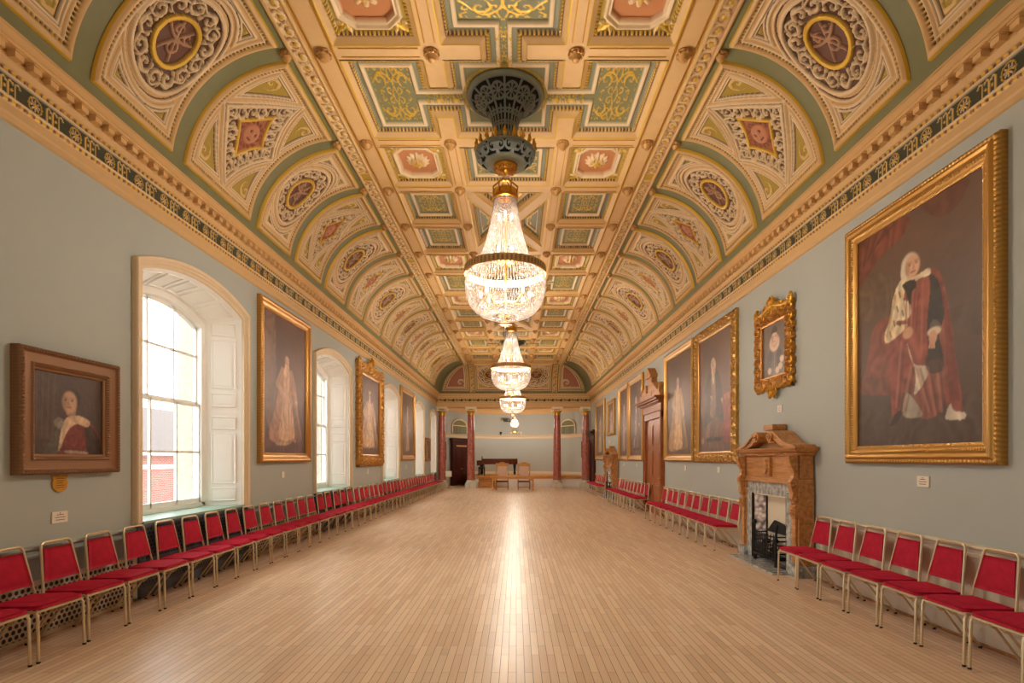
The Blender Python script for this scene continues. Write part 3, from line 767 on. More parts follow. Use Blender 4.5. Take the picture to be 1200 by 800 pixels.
# stage
ZS = 0.675; YS = 32.25
b = MB()
Q = [p for p in P if p[1] > YS + 0.05]
poly = [(-2.42, YS)] + [(-2.42, Q[0][1] + 2.2)] + [p for p in Q if p[0] > -2.42] + [(XR - 0.02, YS)]
b.prism([(x, y) for x, y in poly], ZS - 0.17, ZS, 'z'); stage = struct(b.build('floor_stage', M['lightoak']))
b = MB(); b.box(-2.40, XR - 0.02, YS + 0.06, YS + 0.1, 0.0, ZS - 0.17)
for i in range(7):
    x0 = -2.40 + i * 0.94; b.box(x0 + 0.02, x0 + 0.92, YS + 0.035, YS + 0.06, 0.07, ZS - 0.2)
b.box(-2.40, XR - 0.02, YS + 0.045, YS + 0.06, 0.0, 0.05); b.build('stage_front', M['white'], stage, None, 0.004)
b = MB(); apse_sweep(b, [(0.0, ZS), (0.03, ZS), (0.03, ZS + 0.15), (0.0, ZS + 0.17)], 10, NA); b.build('stage_skirting', M['dado'], stage)

# apse doors and niches
def apse_frame(t, inset=0.0):
    """location and z rotation with local +y into the wall"""
    x, y = apse(t, inset); nx, ny = -cos(t) / RX, sin(t) / RY
    return (x, y, 0), atan2(ny, nx) - pi / 2
loc, rz = apse_frame(pi * 0.205, 0.24)
d1 = bpy.data.objects.new('door_2', None); COL.objects.link(d1); d1.location = loc; d1.rotation_euler = (0, 0, rz); struct(d1)
b = MB()
for s in (-1, 1): b.box(s * 0.77 - 0.11, s * 0.77 + 0.11, -0.08, 0.14, 0, 2.75)
b.box(-0.9, 0.9, -0.08, 0.14, 2.62, 2.85); b.box(-0.96, 0.96, -0.15, 0.14, 2.85, 2.98); b.box(-0.66, 0.66, -0.03, 0.14, 2.36, 2.62); b.build('door_case', M['darkdoor'], d1, None, 0.01)
for s in (-1, 1):
    b = MB(); x0, x1 = (0.005, 0.66) if s > 0 else (-0.66, -0.005); b.box(x0, x1, -0.02, 0.03, 0, 2.36)
    for z0, z1 in ((0.15, 0.85), (1.0, 1.65), (1.78, 2.25)):
        b.box(x0 + 0.11, x1 - 0.11, -0.035, -0.02, z0, z1); b.box(x0 + 0.16, x1 - 0.16, -0.045, -0.035, z0 + 0.05, z1 - 0.05)
    b.build('door_leaf', M['darkdoor'], d1, None, 0.006)
b = MB()
for s in (-1, 1): b.sphere((s * 0.06, -0.07, 1.05), 0.03)
b.build('door_knob', M['brass'], d1, SM)
b = MB(); b.box(-0.5, 0.5, -0.05, -0.03, 2.44, 2.54); b.build('door_plaque', M['oldgold'], d1)
for j, t in enumerate((pi * 0.205, pi * 0.795)):
    loc, rz = apse_frame(t, 0.10)
    n = bpy.data.objects.new('trim_%d' % (6 + j), None); COL.objects.link(n); n.location = loc; n.rotation_euler = (0, 0, rz); struct(n)
    arch = [(-0.72, 3.3)] + [(-0.72 * cos(a) if False else 0.72 * cos(pi - a), 3.75 + 0.42 * sin(a)) for a in [pi * k / 14 for k in range(15)]] + [(0.72, 3.3)]
    b = MB(); b.prism(arch, -0.02, 0.06, 'y'); b.build('arched_panel', M['green'], n)
    b = MB(); b.tube([(x, -0.02, z) for x, z in arch], 0.045, 6)
    b.tube([(-0.68, -0.03, 3.78), (0.68, -0.03, 3.78)], 0.03, 6)
    b.build('arch_moulding', M['pale'], n, SM)
    b = MB()
    for k in range(5): b.box(-0.5 + k * 0.22, -0.38 + k * 0.22, -0.05, 0, 3.36, 3.68)
    b.build('relief_panel', M['ironpale'], n, None, 0.02)

# ------------------------------------------------------------------ dado, skirting, rails
def rail(nm, X, s, y0, y1, prof, mat, parent=None):
    b = MB(); f = lambda p, z, t: (X + s * p, t, z)
    b.sweep(prof, y0, y1, f)
    for t in (y0, y1): b.add([f(p, z, t) for p, z in prof], [tuple(range(len(prof)))])
    return struct(b.build(nm, mat, parent)) if parent is None else b.build(nm, mat, parent)
RAIL = [(0, 0.775), (0.02, 0.78), (0.02, 0.81), (0.012, 0.82), (0.012, 0.85), (0.035, 0.862), (0.05, 0.875), (0.05, 0.895), (0.0, 0.90)]
SKIRT = [(0, 0), (0.025, 0), (0.025, 0.17), (0.015, 0.19), (0.012, 0.215), (0, 0.22)]
segs = [(YR, 7.66), (9.74, 15.66), (17.94, 22.55), (24.75, 29.3)]
for i, (y0, y1) in enumerate(segs):
    o = rail('trim_%d' % (10 + i), XR, -1, y0, y1, RAIL, M['dado'])
    b = MB(); b.box(XR - 0.008, XR, y0, y1, 0.2, 0.78); b.build('dado_panel', M['dado'], o)
    o = rail('baseboard_right_%d' % (i + 1), XR, -1, y0, y1, SKIRT, M['dado'])
    b = MB(); b.tube([(XR - 0.03, y0, 0.012), (XR - 0.03, y1, 0.012)], 0.012, 6); b.build('floor_bead', M['oak'], o)
ys = YR; k = 0
for yc, h in WIN + [(31.6, 0)]:
    o = rail('trim_%d' % (20 + k), XL, 1, ys, yc - h, [(p, z - 0.03) for p, z in RAIL], M['wall'])
    b = MB(); b.box(XL, XL + 0.05, ys + 0.02, yc - h - 0.06, 0.0, 0.50); b.build('heating_grille', M['grille'], o)
    b = MB(); b.box(XL, XL + 0.06, ys, yc - h, 0.50, 0.535); b.box(XL, XL + 0.055, ys, yc - h, 0, 0.035); b.box(XL, XL + 0.055, yc - h - 0.07, yc - h, 0, 0.5); b.build('grille_frame', M['dado'], o)
    ys = yc + h; k += 1

# ------------------------------------------------------------------ windows
XG = XL - 0.47
def make_window(i, yc, h):
    hi = win_in(h); zs = arc_z(R_IN, hi)
    def arch_pts(hw, R, X, N=20, zc=RISE_Z): return [(X, -hw + 2 * hw * k / N, zc + sqrt(R * R - (-hw + 2 * hw * k / N) ** 2)) for k in range(N + 1)]
    def outline(off):
        hw = hi + off; R = R_IN + off
        return [(-hw, ZSILL - 0.02)] + [(p[1], p[2]) for p in arch_pts(hw, R, 0)] + [(hw, ZSILL - 0.02)]
    # architrave: swept profile (offset outwards, projection)
    prof = [(0.0, 0.0), (0.0, 0.035), (0.045, 0.035), (0.05, 0.05), (0.085, 0.05), (0.09, 0.065), (0.13, 0.075), (0.14, 0.06), (0.14, 0.0)]
    b = MB(); O = [outline(o) for o, p in prof]; n = len(O[0])
    for a in range(len(prof) - 1):
        b.strip([(XL + prof[a][1], y, z) for y, z in O[a]], [(XL + prof[a + 1][1], y, z) for y, z in O[a + 1]])
    w = struct(b.build('window_%d' % i, M['stone'])); w.location = (0, yc, 0)
    # glazing opening further out, splayed reveals
    gw = hi - 0.26; gR = 2.05; gz = 3.86; gzc = gz - sqrt(gR * gR - gw * gw)
    A = [(XL, p[1], p[2]) for p in arch_pts(hi, R_IN, XL)]; G = [(XG, p[1], p[2]) for p in arch_pts(gw, gR, XG, 20, gzc)]
    b = MB(); b.strip(A, G)
    # ribs and sunk panels on the soffit
    for k0, k1 in ((1, 4), (5, 8), (9, 11), (12, 15), (16, 19)):
        for f0, f1 in ((0.14, 0.86),):
            L4 = [Vector(A[k0]).lerp(Vector(G[k0]), f0), Vector(A[k1]).lerp(Vector(G[k1]), f0), Vector(A[k1]).lerp(Vector(G[k1]), f1), Vector(A[k0]).lerp(Vector(G[k0]), f1)]
            dn = Vector((0, 0, -0.012)); b.tube([p + dn for p in L4], 0.012, 4, closed=True)
    b.build('soffit', M['white'], w)
    for s in (-1, 1):
        ang = atan2(0.26, 0.47); dp = sqrt(0.26 ** 2 + 0.47 ** 2)
        # shutter: local x = depth from room to glass, local z up, panels raised on -y face
        b = MB(); b.box(0.0, dp, 0.0, 0.03, ZSILL, zs + 0.02)
        for z0, z1 in ((1.01, 1.21), (1.29, 2.10), (2.19, 2.38), (2.55, 2.76), (2.85, 3.63), (3.71, 3.92)):
            x0, x1 = 0.10, dp - 0.10; zm = (z0 + z1) / 2
            b.box(x0, x1, -0.014, 0, z0, z1); b.box(x0 + 0.03, x1 - 0.03, -0.008, -0.004, z0 + 0.03, z1 - 0.03)
            b.tube([(x0, -0.014, z0), (x1, -0.014, z0), (x1, -0.014, z1), (x0, -0.014, z1)], 0.012, 4, closed=True)
            b.box(x0 + 0.05, x1 - 0.05, -0.026, -0.01, z0 + 0.05, z1 - 0.05)
        b.box(0.0, dp, -0.006, 0, 2.44, 2.475)
        V = []
        for x, y, z in b.v:                       # into window coordinates
            wx = -x * cos(ang) - y * sin(ang) * 1.0; wy = x * sin(ang) - y * cos(ang)
            V.append((XL - 0.002 + wx, s * (hi - wy), z))
        b.v = V; b.build('shutter', M['white'], w)
    # sill board and apron grille
    b = MB(); b.add([(XL + 0.05, -hi, ZSILL), (XL + 0.05, hi, ZSILL), (XG - 0.02, gw, ZSILL), (XG - 0.02, -gw, ZSILL), (XL + 0.05, -hi, ZSILL - 0.03), (XL + 0.05, hi, ZSILL - 0.03), (XG, gw, ZSILL - 0.03), (XG, -gw, ZSILL - 0.03)],
             [(0, 1, 2, 3), (7, 6, 5, 4), (0, 4, 5, 1), (1, 5, 6, 2), (3, 7, 4, 0)]); b.build('sill', M['sill'], w)
    b = MB(); b.box(XL, XL + 0.035, -hi - 0.1, hi + 0.1, 0.0, ZSILL - 0.03); b.build('apron_grille', M['grilledark'], w)
    b = MB()
    for z0, z1 in ((0, 0.13), (0.44, 0.47), (ZSILL - 0.07, ZSILL - 0.03)): b.box(XL + 0.03, XL + 0.046, -hi - 0.1, hi + 0.1, z0, z1)
    for y in (-hi - 0.09, -hi / 3, hi / 3, hi + 0.06): b.box(XL + 0.03, XL + 0.046, y, y + 0.03, 0, ZSILL - 0.03)
    b.build('apron_frame', simple('slate_blue_paint', lin(92, 98, 110), 0.5) if 'slateblue' not in M else M['slateblue'], w)
    # sash box, sashes, glass
    b = MB(); T = 0.10
    o1 = [(-gw, ZSILL)] + [(p[1], p[2]) for p in arch_pts(gw, gR, 0, 20, gzc)] + [(gw, ZSILL)]
    gi = gw - T; o2 = [(-gi, ZSILL + 0.07)] + [(-gi + 2 * gi * k / 20, gzc + sqrt((gR - T) ** 2 - (-gi + 2 * gi * k / 20) ** 2)) for k in range(21)] + [(gi, ZSILL + 0.07)]
    for X0, X1, P1, P2 in ((XG, XG, o1, o2), (XG, XG - 0.14, o2, o2)): b.strip([(X0, y, z) for y, z in P1], [(X1, y, z) for y, z in P2])
    b.box(XG - 0.14, XG, -gw, gw, ZSILL - 0.02, ZSILL + 0.07)
    b.build('sash_box', M['white'], w)
    zt = lambda y: gzc + sqrt((gR - T) ** 2 - y * y)
    zm = 2.56
    for nm, z0, z1, X in (('lower_sash', ZSILL + 0.07, zm, XG - 0.05), ('upper_sash', zm, None, XG - 0.10)):
        b = MB(); d = 0.02; pw = 2 * gi / 3
        for k in range(4):
            y = -gi + k * pw; hwid = 0.022 if k in (0, 3) else 0.014; top = z1 if z1 else zt(min(abs(y), gi)); b.box(X - d, X + d, y - hwid, y + hwid, z0, top)
        zz = (z0 + (z1 or 4.05)) / 2 if z1 else 3.33
        if z1: zz = 1.80
        b.box(X - d, X + d, -gi, gi, zz - 0.014, zz + 0.014); b.box(X - d, X + d, -gi, gi, z0, z0 + (0.07 if z1 else 0.04))
        if z1: b.box(X - d, X + d, -gi, gi, z1 - 0.04, z1)
        else:
            A1 = [(-gi + 2 * gi * k / 16) for k in range(17)]
            for X_ in (X - d, X + d): b.strip([(X_, y, zt(y)) for y in A1], [(X_, y, zt(y) - 0.05) for y in A1])
            b.strip([(X - d, y, zt(y) - 0.05) for y in A1], [(X + d, y, zt(y) - 0.05) for y in A1])
        b.build(nm, M['white'], w)
        b = MB()
        if z1: b.add([(X, -gi, z0), (X, gi, z0), (X, gi, z1), (X, -gi, z1)], [(0, 1, 2, 3)])
        else: b.strip([(X, y, z0) for y in A1], [(X, y, zt(y)) for y in A1])
        b.build('pane', M['glass'], w)
    b = MB()                                   # rough stone jambs outside the glass
    for s in (-1, 1): b.box(XG - 0.42, XG - 0.165, s * (gw + 0.0) - 0.06, s * (gw + 0.0) + 0.10, ZSILL - 0.1, 4.3)
    b.box(XG - 0.5, XG - 0.165, -gw - 0.1, gw + 0.1, ZSILL - 0.12, ZSILL - 0.02)
    b.build('stone_jamb', M['rough'], w, None, 0.01)
    lt = bpy.data.lights.new('daylight_portal', 'AREA'); lt.shape = 'RECTANGLE'; lt.size = 3.1; lt.size_y = 2 * gw; lt.energy = 1; lt.cycles.is_portal = True
    lo = bpy.data.objects.new('daylight_portal', lt); COL.objects.link(lo); lo.location = (XG - 0.2, yc, 2.5); lo.rotation_euler = (0, -pi / 2, 0)
M['rough'] = simple('weathered_stone', lin(206, 196, 176), 0.9, var=0.3, scale=14, bump=0.6, bscale=22)
M['slateblue'] = simple('slate_blue_paint', lin(92, 98, 110), 0.5)
for i, (yc, h) in enumerate(WIN): make_window(i + 1, yc, h)
# outer skin of the left wall so that daylight only enters through the glass
b = MB()
ys = YR
for yc, h in WIN + [(32.0, 0)]:
    g = (win_in(h) - 0.26) if h else 0
    b.box(XG - 0.16, XG - 0.15, ys, yc - g - 0.02 if h else 32.0, 0, 5.5)
    if h:
        b.box(XG - 0.16, XG - 0.15, yc - g - 0.02, yc + g + 0.02, 0, ZSILL)
        gR, gz = 2.05, 3.86; gzc = gz - sqrt(gR * gR - g * g); A1 = [(-g - 0.02 + 2 * (g + 0.02) * k / 16) for k in range(17)]
        b.strip([(XG - 0.15, yc + y, gzc + sqrt(gR * gR - y * y) - 0.06) for y in A1], [(XG - 0.15, yc + y, 5.5) for y in A1])
    ys = yc + g + 0.02
b.build('outer_skin', M['brick'], wall_left)
# ------------------------------------------------------------------ painted canvases
class Canvas:
    """oil painting as pigment on a fine grid; coordinates u (0 left .. 1 right), v (0 bottom .. 1 top)"""
    kx = 1.4
    def __init__(self, w, h, res, bg):
        nx, ny = max(12, int(w / res)), max(12, int(h / res))
        self.w, self.h = w, h
        self.u, self.v = np.meshgrid(np.linspace(0, 1, nx), np.linspace(0, 1, ny), indexing='ij')
        rng = np.random.default_rng(int(w * 977 + h * 131) + nx)
        def smooth(n):
            g = rng.random((n + 2, int(n * h / w) + 3)); x = self.u * n; y = self.v * (g.shape[1] - 2); i = x.astype(int); j = y.astype(int); fx, fy = x - i, y - j
            fx = fx * fx * (3 - 2 * fx); fy = fy * fy * (3 - 2 * fy)
            return g[i, j] * (1 - fx) * (1 - fy) + g[i + 1, j] * fx * (1 - fy) + g[i, j + 1] * (1 - fx) * fy + g[i + 1, j + 1] * fx * fy
        self.n1 = smooth(4); self.n2 = smooth(11); self.n3 = smooth(34)
        bg = [np.array(lin(*c)) for c in bg]
        f = np.clip(self.v * 0.7 + 0.6 * (self.n1 - 0.5) + 0.25 * (self.n2 - 0.5), 0, 1)[..., None]
        self.c = bg[0] * (1 - f) + bg[1] * f
        self.fold = np.sin(2 * pi * (self.u * w * 4.2 + 2.6 * self.n1 + 1.1 * self.n2 - self.v * h * 0.5)) * (0.5 + self.n2)
    def _blend(self, mask, c, a=1.0, tex=0.35):
        c = np.array(lin(*c)); sh = (1 + tex * (0.6 * self.n2 + 0.7 * self.n3 - 0.65 + 0.42 * self.fold * (tex > 0.4)))[..., None]
        m = (mask * a)[..., None]; self.c = self.c * (1 - m) + np.clip(c * sh, 0, 1) * m
    def poly(self, pts, c, a=1.0, tex=0.45):
        pts = self._smooth(pts); x, y = self.u, self.v; ins = np.zeros(x.shape, bool); n = len(pts)
        for i in range(n):
            (x0, y0), (x1, y1) = pts[i], pts[(i + 1) % n]
            if abs(y1 - y0) < 1e-9: continue
            ins ^= ((y0 > y) != (y1 > y)) & (x < (x1 - x0) * (y - y0) / (y1 - y0) + x0)
        self._blend(ins.astype(float), c, a, tex)
    def _smooth(self, p):
        out = []; n = len(p)
        for i in range(n):
            a, b, c, d = p[i - 1], p[i], p[(i + 1) % n], p[(i + 2) % n]
            for t in (0, 0.25, 0.5, 0.75):
                out.append(tuple(0.5 * (2 * b[k] + (c[k] - a[k]) * t + (2 * a[k] - 5 * b[k] + 4 * c[k] - d[k]) * t * t + (3 * b[k] - a[k] - 3 * c[k] + d[k]) * t ** 3) for k in (0, 1)))
        return out
    def oval(self, cx, cy, rx, ry, c, a=1.0, soft=0.25, rot=0.0, tex=0.2):
        x = (self.u - cx) * self.w; y = (self.v - cy) * self.h; X = x * cos(rot) + y * sin(rot); Y = -x * sin(rot) + y * cos(rot)
        r = np.hypot(X / rx, Y / ry); self._blend(1 - sstep(r, 1 - soft, 1 + soft * 0.3), c, a, tex)
    def stroke(self, pts, wd, c, a=1.0):
        d = np.full(self.u.shape, 9.0); X, Y = self.u * self.w, self.v * self.h
        for (x0, y0), (x1, y1) in zip(pts[:-1], pts[1:]):
            x0, x1, y0, y1 = x0 * self.w, x1 * self.w, y0 * self.h, y1 * self.h; L = (x1 - x0) ** 2 + (y1 - y0) ** 2 + 1e-9
            t = np.clip(((X - x0) * (x1 - x0) + (Y - y0) * (y1 - y0)) / L, 0, 1); d = np.minimum(d, np.hypot(X - x0 - t * (x1 - x0), Y - y0 - t * (y1 - y0)))
        self._blend(1 - sstep(d, wd * 0.6, wd * 1.3), c, a, 0.2)
    def face(self, cx, cy, s, skin, hair, turn=0.0, wig=False):
        """s = half height of the head in metres"""
        kx = self.kx; W, H = self.w / kx, self.h; ov = self.oval
        def oval(cx, cy, rx, *a, **k): ov(cx, cy, rx * kx, *a, **k)
        self = type('Brush', (), dict(oval=staticmethod(oval), stroke=self.stroke))
        self.oval(cx - turn * 0.4 * s / W, cy + 0.24 * s / H, 0.72 * s, 0.80 * s, hair)
        if wig: self.oval(cx - (0.55 + turn * .3) * s / W, cy - 0.22 * s / H, 0.26 * s, 0.62 * s, hair); (turn < 0.3) and self.oval(cx + (0.6 - turn * .3) * s / W, cy - 0.3 * s / H, 0.3 * s, 0.7 * s, hair)
        self.oval(cx + turn * 0.1 * s / W, cy - 0.05 * s / H, 0.66 * s, 0.9 * s, skin)
        sh = tuple(int(k * 0.72) for k in skin)
        self.oval(cx + (turn * 0.1 - 0.4) * s / W, cy - 0.1 * s / H, 0.24 * s, 0.65 * s, sh, 0.6, 0.6)
        for e in (-0.27, 0.27):
            self.oval(cx + (e + turn * 0.22) * s / W, cy + 0.08 * s / H, 0.13 * s, 0.07 * s, (60, 40, 30), 0.9, 0.4)
            self.stroke([(cx + (e - 0.15 + turn * 0.22) * s / W, cy + 0.24 * s / H), (cx + (e + 0.15 + turn * 0.22) * s / W, cy + 0.25 * s / H)], 0.05 * s, sh, 0.8)
        self.stroke([(cx + turn * 0.25 * s / W, cy + 0.1 * s / H), (cx + turn * 0.34 * s / W, cy - 0.22 * s / H), (cx + turn * 0.2 * s / W, cy - 0.25 * s / H)], 0.05 * s, sh, 0.8)
        self.stroke([(cx + (turn * 0.22 - 0.17) * s / W, cy - 0.45 * s / H), (cx + (turn * 0.22 + 0.17) * s / W, cy - 0.45 * s / H)], 0.06 * s, (150, 80, 66), 0.9)
    def soften(self, n):
        for _ in range(n):
            p = np.pad(self.c, ((1, 1), (1, 1), (0, 0)), mode='edge'); self.c = 0.5 * self.c + 0.125 * (p[:-2, 1:-1] + p[2:, 1:-1] + p[1:-1, :-2] + p[1:-1, 2:])
    def mesh(self):
        self.c = self.c * 0.84 + 0.16 * (self.c @ np.array([0.3, 0.5, 0.2]))[..., None] * np.array([1.06, 1.0, 0.92])
        C = np.concatenate([np.clip(self.c, 0, 1), np.zeros(self.c.shape[:2] + (1,))], -1)
        return hf('canvas', (self.u - 0.5) * self.w, self.v * self.h, np.full(self.u.shape, 0.0) + 0.0015 * self.n3, C, M['canvas'])

# ------------------------------------------------------------------ frames
def frame_mesh(w, h, prof, carve=None, base=(0.5, 0.3, 0.06), metal=0.75, res=0.02):
    """mitred frame round an outer size w x h; prof = [(inset, height)]; carve(inset, t, L) -> (extra height, colour factor, outward push)"""
    off = [p[0] for p in prof]; hgt = [p[1] for p in prof]
    s = [0.0]
    for i in range(1, len(off)): s.append(s[-1] + math.hypot(off[i] - off[i - 1], hgt[i] - hgt[i - 1]))
    n = max(len(off) * 2, int(s[-1] / (res * 0.7))); ss = np.linspace(0, s[-1], n); O = np.interp(ss, s, off); Hh = np.interp(ss, s, hgt)
    V = []; F = []; Cc = []
    for side in range(4):
        L = w if side % 2 == 0 else h; m = max(6, int(L / res)); tt = np.linspace(0, 1, m)
        T, Og = np.meshgrid(tt, O, indexing='ij'); Hg = np.broadcast_to(Hh, T.shape).copy()
        pos = Og + T * (L - 2 * Og); out = np.zeros(T.shape); cf = np.ones(T.shape + (3,))
        if carve:
            dh, cf, out = carve(Og, pos, L, side); Hg = Hg + np.where(Hg > 0.004, dh, 0); cf = np.broadcast_to(cf, T.shape + (3,)) if np.ndim(cf) == 3 else np.stack([cf] * 3, -1)
        Oo = Og - out
        if side == 0: X, Y = pos, Oo
        elif side == 1: X, Y = w - Oo, pos
        elif side == 2: X, Y = w - pos, h - Oo
        else: X, Y = Oo, h - pos
        V.append((X - w / 2, Y, Hg, np.concatenate([np.array(base) * cf, np.full(T.shape + (1,), metal)], -1)))
    return V
def build_frame(V, parent, label=None):
    me_all = []
    vs, cs, fs = [], [], []
    for X, Y, Z, C in V:
        b0 = sum(len(v) for v in vs); nx, ny = X.shape; vs.append(np.stack([X, Y, Z], -1).reshape(-1, 3)); cs.append(C.reshape(-1, 4))
        idx = np.arange(nx * ny).reshape(nx, ny) + b0; fs.append(np.stack([idx[:-1, :-1], idx[1:, :-1], idx[1:, 1:], idx[:-1, 1:]], -1).reshape(-1, 4))
    co = np.concatenate(vs).astype(np.float32); q = np.concatenate(fs).astype(np.int32); c = np.concatenate(cs).astype(np.float32)
    me = bpy.data.meshes.new('frame'); me.vertices.add(len(co)); me.vertices.foreach_set('co', co.ravel()); me.loops.add(q.size); me.loops.foreach_set('vertex_index', q.ravel())
    me.polygons.add(len(q)); me.polygons.foreach_set('loop_start', np.arange(0, q.size, 4, dtype=np.int32))
    a = me.color_attributes.new('Col', 'FLOAT_COLOR', 'POINT'); a.data.foreach_set('color', c.ravel()); me.materials.append(M['gilt']); me.update(calc_edges=True); me.validate()
    me.polygons.foreach_set('use_smooth', np.ones(len(me.polygons), dtype=bool)); me.set_sharp_from_angle(angle=0.8)
    return link('frame', me, parent)
GOLDB = lin(196, 144, 60)
def carve_rows(rows, bg=1.0):
    """rows of beads: (inset0, inset1, period, depth)"""
    def f(o, t, L, side):
        dh = np.zeros(o.shape); cf = np.full(o.shape, bg)
        for a, b_, per, dep in rows:
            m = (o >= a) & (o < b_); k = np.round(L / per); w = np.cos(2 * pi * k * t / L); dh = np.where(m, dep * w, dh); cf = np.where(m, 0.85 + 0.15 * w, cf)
        return dh, cf, np.zeros(o.shape)
    return f
def carve_scroll(o0, o1, per, dep, lobes=0.0, rows=()):
    rw = carve_rows(rows)
    def f(o, t, L, side):
        dh, cf, out = rw(o, t, L, side); k = max(1, np.round(L / per)); c = (t * k / L) % 1.0 - 0.5; hd = np.where(np.floor(t * k / L) % 2 > 0, 1, -1); w = o1 - o0
        sp = spiral(c * per * 0.95, (o - (o0 + o1) / 2), max(per, w) * 0.55, 1.6, hd); m = (o > o0) & (o < o1); v = np.clip(sp, -0.4, 1)
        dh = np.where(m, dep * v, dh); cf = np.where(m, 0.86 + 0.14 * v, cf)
        if lobes: out = np.where(o < o0 + 0.4 * w, lobes * (0.45 + 0.55 * np.cos(2 * pi * k * t / L)) + lobes * 0.4 * np.cos(2 * pi * 2.3 * k * t / L), 0.0)
        return dh, cf, out
    return f
def curl(b, x, y, z, r, hand=1, a0=0.0, turns=1.4, th=0.02):
    pts = []
    for k in range(22):
        t = k / 21; ang = a0 + hand * t * turns * 2 * pi; rr = r * (1 - 0.8 * t); pts.append((x + rr * cos(ang), y + rr * sin(ang), z))
    b.tube(pts, [th * (1 - 0.55 * k / 21) for k in range(22)], 6)

def picture(side, y0, y1, z0, z1, fw, paint, prof, carve, label, base=GOLDB, metal=0.75, res=0.02, name='framed_portrait', group=None, cres=0.016, bottom_extra=0.0):
    w, h = y1 - y0, z1 - z0; yc = (y0 + y1) / 2
    rz = -pi / 2 if side > 0 else pi / 2
    o = thing(name, label, 'painting', ((XR if side > 0 else XL), yc, z0), (pi / 2, 0, rz), group)
    build_frame(frame_mesh(w, h, prof, carve, base, metal, res), o)
    cw, ch = w - 2 * fw + 0.02, h - 2 * fw + 0.02
    c = paint(cw, ch, cres); me = c.mesh(); k = link('canvas', me, o); k.location = (0, fw - 0.01, 0.03)
    b = MB(); b.box(-w / 2 + 0.02, w / 2 - 0.02, 0.02, h - 0.02, 0.002, 0.025); b.build('backing_board', M['oakdark'], o)
    return o

